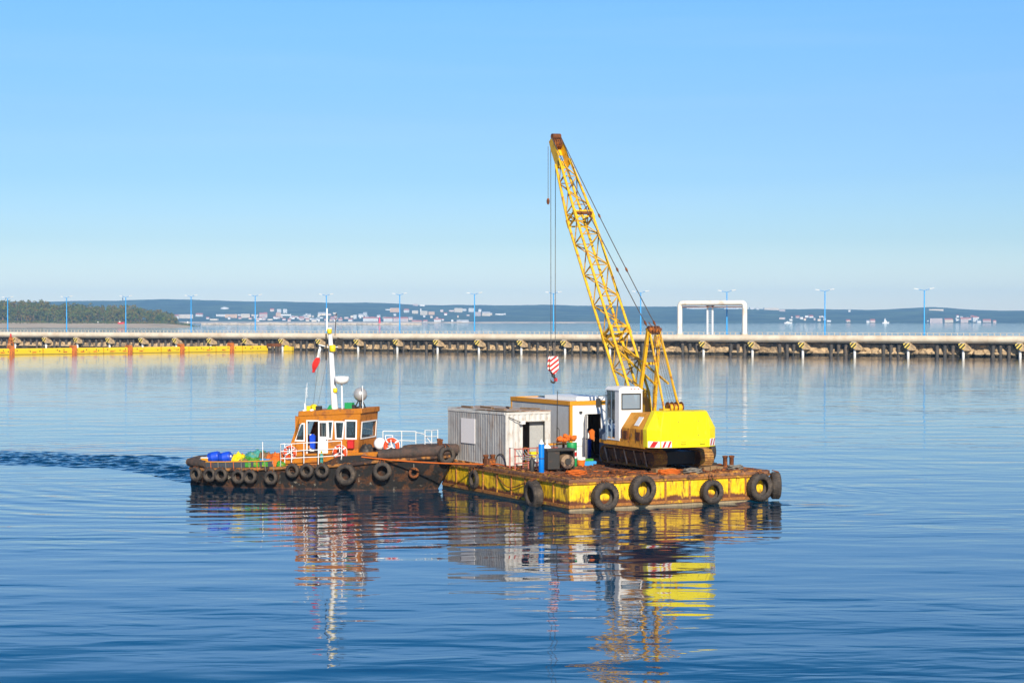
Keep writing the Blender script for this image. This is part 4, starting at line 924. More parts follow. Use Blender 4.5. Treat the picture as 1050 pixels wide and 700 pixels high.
fr = KF @ Matrix.Translation((1.5, .6, 1.0)); simple('orange_coat', fr, [('cloth', MB(fr).prism([(-.1, -.05), (-.16, .3), (0, .42), (.12, .32), (.1, -.1)], 'y', -.05, .06), M['net_orange'])], 'crumpled orange coat hanging inside the cabin door at right', 'coat')

# locker, stairs etc
fr = BF @ Matrix.Translation((6.55, 8.0, 1.295))
simple('steel_locker', fr, [('cabinet', MB(fr).box(-.3, .3, 0, .5, 0, 1.5), M['locker']), ('door_panel', MB(fr).box(-.26, .26, -.02, 0, .08, 1.4), M['locker']), ('top_cap', MB(fr).lathe([(.26, 1.5), (.24, 1.62), (.1, 1.68), (.01, 1.69)], Matrix.Translation((0, .25, 0))), M['locker'])], 'blue grey steel locker between cabin door and crane cab', 'locker')

# ------------------------------------------------------------------ DECK GEAR
fr = BF @ Matrix.Translation((.52, 3.45, 1.295))
t = thing('gas_bottle', fr, 'bright blue gas bottle with white cap at the barge edge', 'gas bottle')
MB(fr).lathe([(.10, 0), (.125, .03), (.125, .62)], n=18).build('cylinder', M['gas_blue'], t); MB(fr).lathe([(.125, .64), (.125, 1.2), (.115, 1.25)], n=18).build('cylinder', M['gas_blue'], t)
MB(fr).lathe([(.128, .61), (.128, .65)], n=18).build('band', M['dark_steel'], t); MB(fr).lathe([(.115, 1.25), (.09, 1.33), (.04, 1.38), (.035, 1.44), (.01, 1.45)], n=18).build('cap', M['bright_white'], t)
fr = BF @ Matrix.Translation((.22, 3.75, 1.295)); simple('dark_bottle', fr, [('cylinder', MB(fr).lathe([(.10, 0), (.11, .03), (.11, .5), (.05, .6), (.04, .66)]), M['dark_steel']), ('valve', MB(fr).lathe([(.03, .66), (.03, .74)]), M['rust'])], 'short dark bottle beside the blue gas bottle', 'gas bottle')
# compressor
fr = BF @ Matrix.Translation((1.3, 3.9, 1.295)) @ Matrix.Rotation(R(-8), 4, 'Z')
t = thing('compressor', fr, 'dark boxy engine compressor with round drum at the middle of the deck', 'compressor')
m_ = MB(fr); m_.box(-.3, .25, -.25, .4, .12, 1.0); m_.box(-.34, .95, -.3, -.24, .9, 1.02); m_.box(.25, .95, .3, .4, .12, 1.0); m_.box(.88, .95, -.24, .3, .12, 1.0); m_.box(.25, .88, -.24, .3, .92, 1.0); m_.build('housing', M['dark_steel'], t, bevel=.02)
MB(fr).cyl((.57, -.35, .45), (.57, .28, .45), .30, 24).build('drum', pm('drum brown', (.30, .20, .12), .6, wear=(.08, .05, .04), amt=.4, var=.3), t)
MB(fr).cyl((.57, -.40, .45), (.57, -.352, .45), .14, 18).build('hub', M['dark_steel'], t)
for sx in (-.3, .9): MB(fr).bar((sx, -.3, .0), (sx, .4, .0+.06), .08).build('skid', M['rust'], t)
MB(fr).tube([(.1, .1, 1.0), (.1, .1, 1.25)], .03, 8).build('exhaust', M['rust'], t)
fr = BF @ Matrix.Translation((1.25, 4.3, 1.295+1.03)); simple('white_funnel', fr, [('cone', MB(fr).lathe([(.19, -.05), (.17, .02), (.03, .16), (.025, .34), (.005, .35)]), M['bright_white'])], 'small white funnel on top of the dark compressor', 'funnel')
# red pipe cage
fr = BF @ Matrix.Translation((.9, 5.2, 1.295)); t = thing('pipe_rack', fr, 'faded red pipe rack behind the blue gas bottle', 'rack'); m_ = MB(fr)
for x in (-.75, -.1, .6, 1.3): m_.tube([(x, 0, 0), (x, 0, .95), (x, .5, .95), (x, .5, 0)], .03, 6)
m_.build('upright', pm('faded red', (.45, .12, .09), .6), t); m_ = MB(fr)
for z in (.3, .62, .93): m_.tube([(-.8, -.02, z), (.3, -.04, z+.03), (1.35, -.02, z)], .025, 6)
m_.build('crossbar', pm('faded red', (.45, .12, .09)), t)
m_ = MB(fr)
for k in range(4): m_.tube([(-.75+k*.12, -.1-.05*k, .9), (-.5+k*.1, -.14, .5+.07*k), (.1+k*.1, -.12, .42+.05*k), (.5+.12*k, -.1, .85)], .018, 5)
m_.build('hose', pm('grey blue hose', (.28, .33, .38), .6), t)
fr = BF @ Matrix.Translation((3.08, 5.4, 1.295))
t = thing('waste_barrel', fr, 'green barrel with white and red bands near the cabin', 'barrel')
for z0, z1, mm, nm in ((0, .42, 'green', 'barrel_body'), (.42, .52, 'bright_white', 'white_band'), (.52, .70, 'red', 'red_band'), (.70, .78, 'bright_white', 'white_band'), (.78, 1.12, 'green', 'barrel_body')):
    MB(fr).lathe([(.225, z0+.001), (.23, z0+.01), (.23, z1-.01), (.225, z1-.001)], n=20).build(nm, M[mm], t)
fr = BF @ Matrix.Translation((2.95, 5.45, 1.295+1.12)); t = thing('orange_net', fr, 'bundle of orange net heaped on the green barrel', 'net'); m_ = MB(fr)
for k in range(26):
    a = random.uniform(0, 6.28); r = random.uniform(0, .42); m_.rock((r*math.cos(a)-.1, r*math.sin(a)*.7, .1+random.uniform(0, .22)*(1-r)), random.uniform(.08, .15))
m_.build('mesh_pile', M['net_orange'], t)
fr = BF @ Matrix.Translation((3.05, 5.6, 1.295)) ; simple('barrel_shelf', fr, [('shelf_board', MB(fr).box(-.85, .1, .3, .7, 1.0, 1.06), M['trim_orange']), ('shelf_post', MB(fr).box(-.8, -.72, .4, .5, 0, 1.0), M['rust']), ('shelf_post', MB(fr).box(-.05, .03, .45, .55, 0, 1.0), M['rust'])], 'rusty orange shelf behind the green barrel', 'shelf')
fr = BF @ Matrix.Translation((3.75, 5.75, 1.295)); simple('orange_bucket', fr, [('bucket', MB(fr).lathe([(.14, 0), (.19, .3), (.17, .3)]), M['net_orange']), ('band', MB(fr).lathe([(.195, .31), (.2, .42), (.17, .43), (.02, .44)]), M['bright_white'])], 'orange and white bucket right of the green barrel', 'bucket')
fr = BF @ Matrix.Translation((4.45, 6.3, 1.295)) @ Matrix.Rotation(R(-15), 4, 'Z'); simple('blue_tray', fr, [('tray', MB(fr).prism([(-.27, 0), (-.33, .2), (.33, .2), (.27, 0)], 'y', -.2, .2), M['sky_blue']), ('contents', MB(fr).box(-.2, .18, -.14, .14, .2, .3), M['green_net'])], 'pale blue tray with green stuff before the cabin door', 'tray')
# thin pole near the shed
fr = BF @ Matrix.Translation((3.2, 7.0, 1.295)); m_ = MB(fr); m_.tube([(0, 0, 0), (0, 0, 1.5), (.02, 0, 3.35)], [.03, .025, .015], 6); simple('thin_pole', fr, [('pole', m_, M['dark_steel']), ('cable_loop', MB(fr).tube([(0.03, 0, 1.7), (.12, .02, 1.6), (.13, .02, 1.3), (.05, 0, 1.15)], .018, 5), M['wire'])], 'thin dark pole rising between the grey shed and the cabin', 'pole')
# rope heaps
def rope_heap(u, v, r, mat, lab, turns=9, z=.0, name='rope_coil'):
    fr = BF @ Matrix.Translation((u, v, 1.295)); t = thing(name, fr, lab, 'rope'); m_ = MB(fr); pts = []
    for k in range(turns*14):
        a = k/14*2*math.pi; rr = r*(.45+.55*abs(math.sin(k*.113)))*(1+.1*math.sin(k*.7)); pts.append((rr*math.cos(a)*1.3, rr*math.sin(a)*.8, .03+.16*(k/(turns*14))+.025*math.sin(k*1.7)))
    m_.tube(pts, .022, 5); m_.build('rope', mat, t); return t
rope_heap(5.05, .45, .42, M['rope_orange'], 'heap of orange rope on the deck edge below the counterweight', 12)
rope_heap(1.35, 1.9, .40, M['rope_orange'], 'orange rope lying in loops near the barge corner', 8)
rope_heap(6.3, .55, .36, M['rope_grey'], 'brown rope heap right of the orange rope under the counterweight', 8)
rope_heap(3.0, 1.2, .35, M['rust'], 'rusty chain heap before the crane track', 7, name='chain_heap')
rope_heap(9.0, 1.3, .3, M['rope_grey'], 'grey rope coil near the right corner of the deck', 6)
# long lines across the deck
def line(name, pts, r, mat, lab, cat, base=BF):
    fr = base @ Matrix.Translation(pts[0]); m_ = MB(base); 
    P = [Vector(p) for p in pts]; sm = []
    for i in range(len(P)-1):
        p0, p1, p2, p3 = P[max(i-1, 0)], P[i], P[i+1], P[min(i+2, len(P)-1)]
        for k in range(6):
            t_ = k/6; sm.append(.5*((2*p1)+(p2-p0)*t_+(2*p0-5*p1+4*p2-p3)*t_**2+(3*p1-p0-3*p2+p3)*t_**3))
    sm.append(P[-1]); m_.tube(sm, r, 6); return tag(m_.build(name, mat, origin=fr), lab, cat)
line('deck_hose', [(.25, 11.9, 1.33), (.3, 9.5, 1.33), (.25, 7.2, 1.32), (.35, 5, 1.33), (.3, 2.6, 1.33), (.8, 1.2, 1.33), (2.2, .6, 1.33), (3.4, .9, 1.33)], .028, M['rust'], 'rusty hose running along the left edge of the barge deck', 'hose')
line('side_chain', [(-.02, 6.6, .95), (-.1, 5.6, .60), (-.1, 4.9, .60), (-.1, 3.9, .85), (-.06, 3.1, 1.05)], .022, M['rust'], 'sagging rusty chain on the left yellow face of the barge', 'chain')
line('deck_cable', [(2.2, 3.9, 1.33), (2.8, 3.0, 1.33), (3.8, 2.2, 1.33), (4.4, .9, 1.33), (4.9, .6, 1.33)], .022, M['rope_orange'], 'orange cable snaking from the compressor to the crane track', 'cable')
line('deck_rope', [(7.2, .4, 1.33), (8.2, .5, 1.34), (8.9, 1.0, 1.33), (9.6, 1.9, 1.33), (9.4, 3.2, 1.34)], .03, M['rust'], 'brown rope from the counterweight side to the twin bollards', 'rope')
# timber blocks under the tracks and pump behind
for u, v, lab in ((5.45, 1.55, 'timber block stack under the near end of the left track'), (7.85, 1.5, 'timber block stack under the near end of the right track')):
    fr = BF @ Matrix.Translation((u, v, 1.295)); t = thing('timber_block', fr, lab, 'timber')
    for k in range(3): MB(fr).box(-.5+k*.34, -.5+k*.34+.31, -.25, .2, 0, .17+.03*(k % 2)).build('beam', M['wood'], t, bevel=.01)
fr = BF @ Matrix.Translation((9.3, 4.3, 1.295)); t = thing('winch', fr, 'dark deck winch with big wheel right of the counterweight', 'winch')
MB(fr).lathe([(.52, -.12), (.52, .12)], Matrix.Translation((.15, -.1, .62)) @ Matrix.Rotation(R(90), 4, 'Y') @ Matrix.Rotation(0, 4, 'X'), 26).build('wheel', M['dark_steel'], t)
m_ = MB(fr); m_.bar((-.35, -.3, 0), (-.35, -.3, 1.05), .1); m_.bar((-.35, .3, 0), (-.35, .3, 1.05), .1); m_.bar((-.4, -.3, 1.05), (.3, -.3, 1.05), .08); m_.bar((.3, -.3, 0), (.3, -.3, 1.15), .08); m_.box(-.5, .45, -.4, .4, 0, .1); m_.build('frame', M['dark_steel'], t)
MB(fr).cyl((-.4, -.05, .55), (.3, -.05, .55), .3, 18).build('drum', M['rust'], t); m_ = MB(fr); m_.tube([(-.1, -.3, 1.1), (-.1, -.3, 1.3), (.35, -.3, 1.32)], .025, 6); m_.build('lever', M['dark_steel'], t)

# ------------------------------------------------------------------ CRANE
CF = F(7.33, 78.3, 0, 24)            # x = right as seen, y = heading of the machine, z absolute
base = BF @ Matrix.Translation((6.65, 4.2, 1.295))
crane = thing('crawler_crane', base, 'yellow crawler crane with tall lattice boom standing on the barge', 'crane')
for side, u0 in ((-1, 5.12), (1, 7.50)):
    TFm = BF @ Matrix.Translation((u0, 0, 1.295)); w = .66; v0, v1, r = 1.75, 6.45, .34; zb = .18
    zc = zb+r
    n = 46; Ltot = 2*(v1-v0-2*r)+2*math.pi*r
    def tp(s):
        s %= Ltot; a = v1-v0-2*r
        if s < a: return (v0+r+s, zb, 0)
        s -= a
        if s < math.pi*r: th = s/r; return (v1-r+r*math.sin(th), zc-r*math.cos(th), -th)
        s -= math.pi*r
        if s < a: return (v1-r-s, zb+2*r, math.pi)
        s -= a; th = s/r; return (v0+r-r*math.sin(th), zc+r*math.cos(th), math.pi-th)
    m_ = MB(TFm)
    for k in range(n):
        yv, zv, th = tp(k*Ltot/n)
        mt_ = Matrix.Translation((w/2, yv, zv)) @ Matrix.Rotation(-th, 4, 'X')
        m_.box(-w/2, w/2, -Ltot/n*.46, Ltot/n*.46, -.03, .02, 0, mt_); m_.box(-w/2+.01, w/2-.01, -.02, .02, -.065, -.03, 0, mt_); m_.box(-w*.3, w*.3, -Ltot/n*.5, Ltot/n*.5, .02, .06, 0, mt_)
    tr = m_.build('track', M['track_pad'], crane)
    m_ = MB(TFm); m_.box(.1, w-.1, v0+r*.7, v1-r*.7, zb+.1, zb+2*r-.1)
    for k in range(7): m_.cyl((.04, v0+r+.45+k*.52, zb+.16), (w-.04, v0+r+.45+k*.52, zb+.16), .11, 12)
    for yv in (v0+r, v1-r): m_.cyl((.03, yv, zc), (w-.03, yv, zc), r-.06, 20); 
    m_.build('track_frame', M['track'], tr)
    for k in range(5): MB(TFm).bar((-.02, v0+.55+k*.85, zb+.02), (-.02, v0+.85+k*.85, zb+2*r-.03), .035, .05).build('track_brace', M['roof_rust'], tr)
m_ = MB(BF); m_.box(5.75, 7.55, 2.3, 5.8, 1.52, 2.1); m_.box(5.5, 7.7, 2.9, 3.4, 1.62, 1.95); m_.box(5.5, 7.7, 4.9, 5.4, 1.62, 1.95); m_.build('carbody', M['dark_steel'], crane, bevel=.03)  # carbody, made deeper and dark to stand in for shadow under the counterweight
MB(BF).lathe([(1.05, 2.1), (1.05, 2.25), (.95, 2.26), (.95, 2.44)], Matrix.Translation((6.5, 4.0, 0)), 32).build('slewing_ring', M['dark_steel'], crane)
# platform
m_ = MB(CF); m_.box(-1.55, 1.4, .7, 5.0, 2.42, 2.58); m_.box(-1.60, -1.50, .7, 4.5, 2.40, 2.72); m_.build('platform', M['orange_body'], crane, bevel=.01)
prof = [(-1.60, 2.45), (-1.62, 3.22), (-1.16, 3.98), (1.20, 3.98), (1.70, 3.25), (1.70, 2.45)]
m_ = MB(CF)                          # counterweight, chamfered plan
def ring(a, k): return [(b*k, a, z) for b, z in prof]
front = [(-1.17, 0, 2.45), (-1.17, 0, 3.20), (-1.06, .0, 3.96), (1.06, .0, 3.96), (1.17, 0, 3.22), (1.17, 0, 2.45)]
mid = [(b, .42, z) for b, z in prof]; back = [(b, .78, z) for b, z in prof]
mid[2] = (-1.22, .42, 4.0); mid[3] = (1.22, .42, 4.0); back[2] = (-1.22, .78, 4.0); back[3] = (1.22, .78, 4.0)
vs = front+mid+back; fs = [(5, 4, 3, 2, 1, 0), (12, 13, 14, 15, 16, 17)]+[(i, (i+1) % 6, 6+(i+1) % 6, 6+i) for i in range(6)]+[(6+i, 6+(i+1) % 6, 12+(i+1) % 6, 12+i) for i in range(6)]
m_.add(vs, fs); cw = m_.build('counterweight', M['cw_yellow'], crane, bevel=.025)
# seams and lifting eyes
m_ = MB(CF)
m_.box(-1.165, 1.165, -.006, .0, 2.765, 2.785); 
for x in (-.72, -.72, 1.03): m_.box(x-.006, x+.006, -.006, 0, 2.79, 3.93)
for x in (-.35, .62):
    for z in (2.97, 3.55): m_.cyl((x, -.02, z), (x, 0, z), .03, 8)
for x in (-.1, .82):
    m_.tube([(x-.13, -.01, 2.68), (x-.12, -.05, 2.60), (x+.12, -.05, 2.60), (x+.13, -.01, 2.68), (x, -.02, 2.70), (x-.13, -.01, 2.68)], .012, 5)
m_.build('seam', pm('seam olive', (.30, .26, .01), .6, bump=0), cw)
def stripe(x0, x1, z0, z1, y0, y1, n):
    m_ = MB(CF); m_.add([(x0, y0-.008, z0), (x1, y1-.008, z0), (x1, y1-.008, z1), (x0, y0-.008, z1), (x0, y0, z0), (x1, y1, z0), (x1, y1, z1), (x0, y0, z1)], [(0, 1, 2, 3), (4, 7, 6, 5), (0, 4, 5, 1), (1, 5, 6, 2), (2, 6, 7, 3), (3, 7, 4, 0)], 0)
    W = x1-x0; sl = (z1-z0)*.8
    for k in range(n):
        a = x0+W*(k+.12)/n; b_ = a+W/n*.42
        def q(x, z): f = min(1, max(0, (x-x0)/W)); return (x0+W*f, y0+(y1-y0)*f-.012, z)
        sg = 1
        m_.add([q(a, z0+.01), q(b_, z0+.01), q(b_+sl*.55, z1-.01), q(a+sl*.55, z1-.01)], [(0, 1, 2, 3)], 1)
    m_.build('warning_stripe', [M['bright_white'], M['red']], cw, raw=False)
stripe(-1.15, -.66, 2.47, 2.74, .0, .0, 2); stripe(-1.58, -1.20, 2.47, 2.74, .40, .03, 1)
stripe(1.20, 1.66, 2.50, 2.80, .02, .38, 2)
# engine house
m_ = MB(CF); pr = [(-1.58, 2.58), (-1.6, 3.20), (-1.15, 3.84), (1.15, 3.86), (1.58, 3.2), (1.58, 2.58)]; m_.prism(pr, 'y', .8, 2.75); eh = m_.build('engine_house', M['orange_body'], crane, bevel=.02)
m_ = MB(CF); 
for y_ in (.8+.08, 1.45, 2.1, 2.68): m_.box(-1.615, -1.598, y_, y_+.035, 2.6, 3.2)
m_.build('door_seam', M['rust'], eh)
for y_ in (1.05, 2.22):
    m_ = MB(CF); m_.box(-1.625, -1.60, y_, y_+.34, 2.72, 3.08)
    for k in range(6): m_.box(-1.635, -1.622, y_+.02, y_+.32, 2.75+k*.055, 2.772+k*.055)
    m_.build('grille', M['rust'], eh)
m_ = MB(CF); m_.bar((-1.66, 1.75, 2.85), (-1.66, 1.75, 3.0), .02); m_.build('handle', M['dark_steel'], eh)
MB(CF).tube([(.7, 2.1, 3.8), (.7, 2.1, 4.25), (.78, 2.0, 4.32)], .05, 8).build('exhaust', M['rust'], eh)
mt_ = Matrix.Translation((-1.40, 1.7, 3.52)) @ Matrix.Rotation(math.atan2(.64, .45), 4, 'Y').inverted() 
m_ = MB(CF); dx, dz = .45, .64; l = math.hypot(dx, dz); ex, ez = dx/l, dz/l
def sp(s, y, o): return (-1.6+ex*s-ez*o, y, 3.20+ez*s+ex*o)
vs = [sp(s, y, o) for o in (.004, .02) for s, y in ((.15, 1.35), (.15, 1.75), (.6, 1.75), (.6, 1.35))]; m_.add(vs, [(0, 1, 2, 3), (4, 5, 6, 7), (0, 1, 5, 4), (1, 2, 6, 5), (2, 3, 7, 6), (3, 0, 4, 7)]); m_.build('white_plate', M['bright_white'], eh)
# winch on the roof
m_ = MB(CF); m_.cyl((-.2, 1.2, 4.08), (.5, 1.2, 4.08), .17, 14); m_.box(-.5, -.2, 1.0, 1.4, 3.87, 4.06); m_.build('roof_winch', M['crane_orange'], crane)
m_ = MB(CF)
for x in (-.2, 0, .2, .45): m_.cyl((x, 1.2, 4.1), (x+.03, 1.2, 4.1), .24, 16)
m_.build('winch_flange', M['rust'], crane)
# deck plates between engine house and cab
MB(CF).box(-.42, .75, 2.76, 3.9, 3.55, 3.72).build('walkway', M['rust'], crane)
m_ = MB(CF); m_.box(-.35, -.2, 2.8, 3.8, 2.58, 3.55); m_.box(.5, .65, 2.8, 3.8, 2.58, 3.55); m_.build('foot_bracket', M['crane_orange'], crane)
# driver's cab
cx0, cx1, cy0, cy1, cz0, cz1 = -1.62, -.48, 2.95, 4.15, 2.6, 4.92
op = crane
cabp = None
m_ = MB(CF)
m_.box(cx0, cx1, cy0, cy0+.05, cz0, 3.98); m_.box(cx0, cx0+.14, cy0, cy0+.05, 3.98, 4.78); m_.box(cx1-.12, cx1, cy0, cy0+.05, 3.98, 4.78); m_.box(cx0+.14, cx1-.12, cy0, cy0+.05, 4.62, 4.78)
m_.box(cx1-.05, cx1, cy0+.05, cy1, cz0, 3.5); m_.box(cx1-.05, cx1, cy0+.05, cy0+.15, 3.5, 4.78)
m_.box(cx0, cx1, cy0+.05, cy1, cz0, cz0+.08)
m_.box(cx0, cx0+.05, cy0+.05, cy0+.42, cz0+.08, 4.78)
cabp = m_.build('cab', M['bright_white'], crane, bevel=.012)
m_ = MB(CF); m_.prism([(cx0-.03, 4.76), (cx0-.02, 4.82), (cx0+.12, 4.93), (cx1-.22, 4.95), (cx1-.02, 4.80), (cx1+.03, 4.76)], 'y', cy0-.03, cy1+.12); m_.build('cab_roof', M['bright_white'], cabp, bevel=.02)
m_ = MB(CF)
for x in (cx0, cx1-.05): m_.box(x, x+.05, cy1-.05, cy1, cz0+.08, 4.78)
m_.box(cx0, cx0+.04, cy0+.74, cy0+.79, cz0+.08, 4.78); m_.box(cx0, cx0+.04, cy0+.79, cy1-.05, 3.5, 3.55)
m_.box(cx0+.05, cx1-.05, cy1-.05, cy1, 3.3, 3.36); m_.bar((cx0, cy1+.06, cz0), (cx0, cy1+.06, 4.7), .045)
for k in range(6): m_.bar((cx0, cy1, cz0+.3+k*.33), (cx0, cy1+.06, cz0+.45+k*.33), .025)
m_.build('door_frame', M['locker'], cabp)
m_ = MB(CF); fx0, fx1, fz0, fz1 = cx0+.13, cx1-.11, 3.97, 4.63
m_.box(fx0-.03, fx1+.03, cy0-.02, cy0-.002, fz0-.03, fz0+.02); m_.box(fx0-.03, fx1+.03, cy0-.02, cy0-.002, fz1-.02, fz1+.03); m_.box(fx0-.03, fx0+.02, cy0-.02, cy0-.002, fz0+.02, fz1-.02); m_.box(fx1-.02, fx1+.03, cy0-.02, cy0-.002, fz0+.02, fz1-.02)
wf = m_.build('rear_window', M['dark_steel'], cabp); MB(CF).box(fx0, fx1, cy0+.01, cy0+.02, fz0, fz1).build('pane', M['glass_cab'], wf)
m_ = MB(CF); m_.box(cx0+.005, cx0+.015, cy0+.42, cy0+.74, cz0+.9, 4.78); m_.box(cx0+.005, cx0+.015, cy0+.79, cy1-.05, 3.55, 4.78); m_.build('side_pane', M['glass'], cabp)
MB(CF).box(cx0+.06, cx1-.06, cy1-.02, cy1-.01, 3.36, 4.78).build('front_pane', M['glass'], cabp)
m_ = MB(CF); m_.box(-1.2, -.7, 3.35, 3.5, 2.9, 3.95); m_.box(-1.22, -.68, 3.35, 3.85, 2.9, 3.08); m_.build('seat', M['dark_steel'], cabp)
m_ = MB(CF)
for x in (-1.05, -.88, -.7): m_.cbox((x, cy0-.035, 4.84), (.07, .03, .035))
m_.build('marker_light', M['lifebuoy'], cabp)
m_ = MB(CF); m_.tube([(cx0, cy1-.1, 4.55), (cx0-.42, cy1-.02, 4.5), (cx0-.42, cy1-.02, 4.35)], .015, 5); mr_ = m_.build('mirror_arm', M['dark_steel'], cabp); MB(CF).box(cx0-.53, cx0-.32, cy1-.04, cy1, 4.02, 4.4).build('mirror', M['dark_steel'], mr_)
MB(CF).prism([(4.18, 2.58), (4.18, 2.95), (4.6, 2.78), (4.6, 2.58)], 'x', cx0, cx1).build('step_plate', M['locker'], crane)
# boom
foot_ = Vector((.12, 3.7, 2.95)); tip = Vector((-.40, 11.85, 16.32)); bd = (tip-foot_).normalized(); BL = (tip-foot_).length
bs = (Vector((1, 0, 0))-bd*bd.x).normalized(); bn = bs.cross(bd)
def bw(t): return lerp_knots([(0, .55), (1.6, .92), (11.4, .90), (BL-1.35, .56), (BL, .44)], t)
def bh(t): return lerp_knots([(0, .30), (1.8, .88), (11.4, .86), (BL-1.35, .50), (BL, .36)], t)
def bp_(t, i, j): return foot_+bd*t+bs*(bw(t)/2*i)+bn*(bh(t)/2*j)
m_ = MB(CF); corners = ((-1, -1), (1, -1), (1, 1), (-1, 1))
for i, j in corners: m_.tube([bp_(t, i, j) for t in (0, 1.7, 5.0, 8, 11.3, BL-1.1)], .064, 8)
boom = m_.build('boom', M['crane_yellow'], crane)
m_ = MB(CF); t = 1.7; k = 0; faces = [(corners[q], corners[(q+1) % 4]) for q in range(4)]
st = [1.7+(BL-1.3-1.7)/15*i for i in range(16)]
for k in range(len(st)-1):
    a, b_ = st[k], st[k+1]
    for q, (c1, c2) in enumerate(faces):
        if (k+q) % 2: c1, c2 = c2, c1
        m_.tube([bp_(a, *c1), bp_(b_, *c2)], .029, 5)
        if k % 2 == 0: m_.tube([bp_(a, *c1), bp_(a, *c2)], .025, 5)
m_.build('lacing', pm('lacing ochre', (.66, .36, .02), .5, wear=RUST, amt=.35, scale=2, var=.2, bump=.05), boom)
for tj in (5.0, 11.3):
    m_ = MB(CF)
    for dt in (-.16, .16):
        P = [bp_(tj+dt, i, j) for i, j in corners]
        for q in range(4): m_.bar(P[q], P[(q+1) % 4], .07)
    for i, j in corners: m_.bar(bp_(tj-.22, i, j), bp_(tj+.22, i, j), .13)
    m_.build('joint_frame', M['crane_yellow'], boom)
MB(CF).cyl(bp_(11.3, -.9, 1.1), bp_(11.3, .9, 1.1), .07, 12).build('guide_roller', M['rust'], boom); MB(CF).cyl(bp_(5.2, -1.0, -1.2), bp_(5.2, 1.0, -1.2), .08, 12).build('guide_roller', M['rust'], boom)
m_ = MB(CF)                       # head: two cheek plates
for i in (-1, 1):
    o_ = bs*(.25*i); P = [foot_+bd*t+bn*h+o_ for t, h in ((BL-1.35, -.26), (BL-1.35, .26), (BL-.3, .19), (BL+.22, .08), (BL+.22, -.2), (BL-.3, -.26))]
    Q = [p+bs*.03*i for p in P]; n = 6; m_.add(P+Q, [tuple(range(n)), tuple(range(n, 2*n))]+[(q, (q+1) % n, n+(q+1) % n, n+q) for q in range(n)])
P = [foot_+bd*t-bn*.29+bs*s_ for t, s_ in ((BL-1.3, -.25), (BL-1.3, .25), (BL-.85, .25), (BL-.85, -.25))]; m_.add(P+[p+bn*.03 for p in P], [(0, 1, 2, 3), (4, 5, 6, 7), (0, 1, 5, 4), (1, 2, 6, 5), (2, 3, 7, 6), (3, 0, 4, 7)])
P = [foot_+bd*t-bn*.27+bs*s_ for t, s_ in ((BL-.55, -.25), (BL-.55, .25), (BL-.1, .25), (BL-.1, -.25))]; m_.add(P+[p+bn*.03 for p in P], [(0, 1, 2, 3), (4, 5, 6, 7), (0, 1, 5, 4), (1, 2, 6, 5), (2, 3, 7, 6), (3, 0, 4, 7)])
hd = m_.build('boom_head', M['crane_yellow'], boom)
m_ = MB(CF)
for s_ in (-.16, -.05, .06, .17):
    c = foot_+bd*(BL-.02)+bs*s_; m_.cyl(c-bs*.035, c+bs*.035, .22, 20)
c = foot_+bd*(BL+.3)+bn*.12; m_.cyl(c-bs*.22, c+bs*.22, .14, 14)
m_.build('sheave', M['rust'], boom)
m_ = MB(CF)
for i in (-1, 1):
    P = [foot_+bd*t+bn*h+bs*(.36*i) for t, h in ((-.18, -.15), (-.18, .15), (1.9, .44), (1.9, -.44))]; m_.add(P+[p-bs*.04*i for p in P], [(0, 1, 2, 3), (4, 5, 6, 7), (0, 1, 5, 4), (1, 2, 6, 5), (2, 3, 7, 6), (3, 0, 4, 7)])
m_.build('boom_foot', M['crane_orange'], boom)
# A-frame
top = Vector((-.26, 2.3, 7.45))
m_ = MB(CF)
m_.bar(top+Vector((-.28, 0, 0)), (-.52, 3.4, 3.6), .16, .13); m_.bar(top+Vector((.26, 0, 0)), (.16, 3.1, 3.6), .16, .13)
m_.bar((-.52, 2.78, 5.95), (.08, 2.72, 5.95), .13, .12)
m_.bar(top+Vector((-.25, -.05, -.1)), (-.45, 1.0, 3.9), .07); m_.bar(top+Vector((.24, -.05, -.1)), (.3, 1.0, 3.9), .07)
af = m_.build('a_frame', M['crane_orange'], crane)
m_ = MB(CF); m_.box(-.60, .04, 2.15, 2.45, 7.38, 7.5); 
for s_ in (-.50, -.36, -.22, -.08): m_.cyl(Vector((s_-.04, 2.3, 7.4)), Vector((s_+.04, 2.3, 7.4)), .19, 16)
m_.tube([(-.33, 2.3, 7.5), (-.5, 2.35, 7.75)], .02, 5)
m_.build('sheave_block', M['rust'], af)
m_ = MB(CF); m_.box(-.22, -.02, 2.2, 2.4, 6.75, 7.2); m_.cyl((-.24, 2.3, 6.8), (0, 2.3, 6.8), .16, 14); m_.build('pulley_block', M['crane_yellow'], af)
m_ = MB(CF)
m_.bar(bp_(4.8, -.5, -1), (.0, 2.6, 5.0), .075); m_.bar(bp_(4.6, .9, -1), (.12, 1.7, 5.1), .075)
m_.build('backstop', M['crane_yellow'], crane)
m_ = MB(CF); A1 = foot_+bd*(BL+.25)+bn*.12
for s_ in (-.2, .2):
    e_ = top+Vector((s_*1.1, .1, .0)); s2 = A1+bs*s_*1.3
    def sag(a, b, k, f=.12): return [a.lerp(b, i/k)+Vector((0, 0, -f*4*(i/k)*(1-i/k))) for i in range(k+1)]
    MB(CF).tube(sag(s2, e_, 14), .022, 5).build('pendant', M['wire'], crane)
m_ = MB(CF)
for s_ in (-.2, .2):
    e_ = top+Vector((s_*1.1, .1, .0)); s2 = A1+bs*s_*1.3
    for f in (.42, .70, .97):
        c = s2.lerp(e_, f)+Vector((0, 0, -.12*4*f*(1-f))); dd = (e_-s2).normalized(); MB(CF).tube([c-dd*.14, c, c+dd*.14], [.03, .06, .03], 6).build('socket', M['rust'], crane)
m_ = MB(CF)
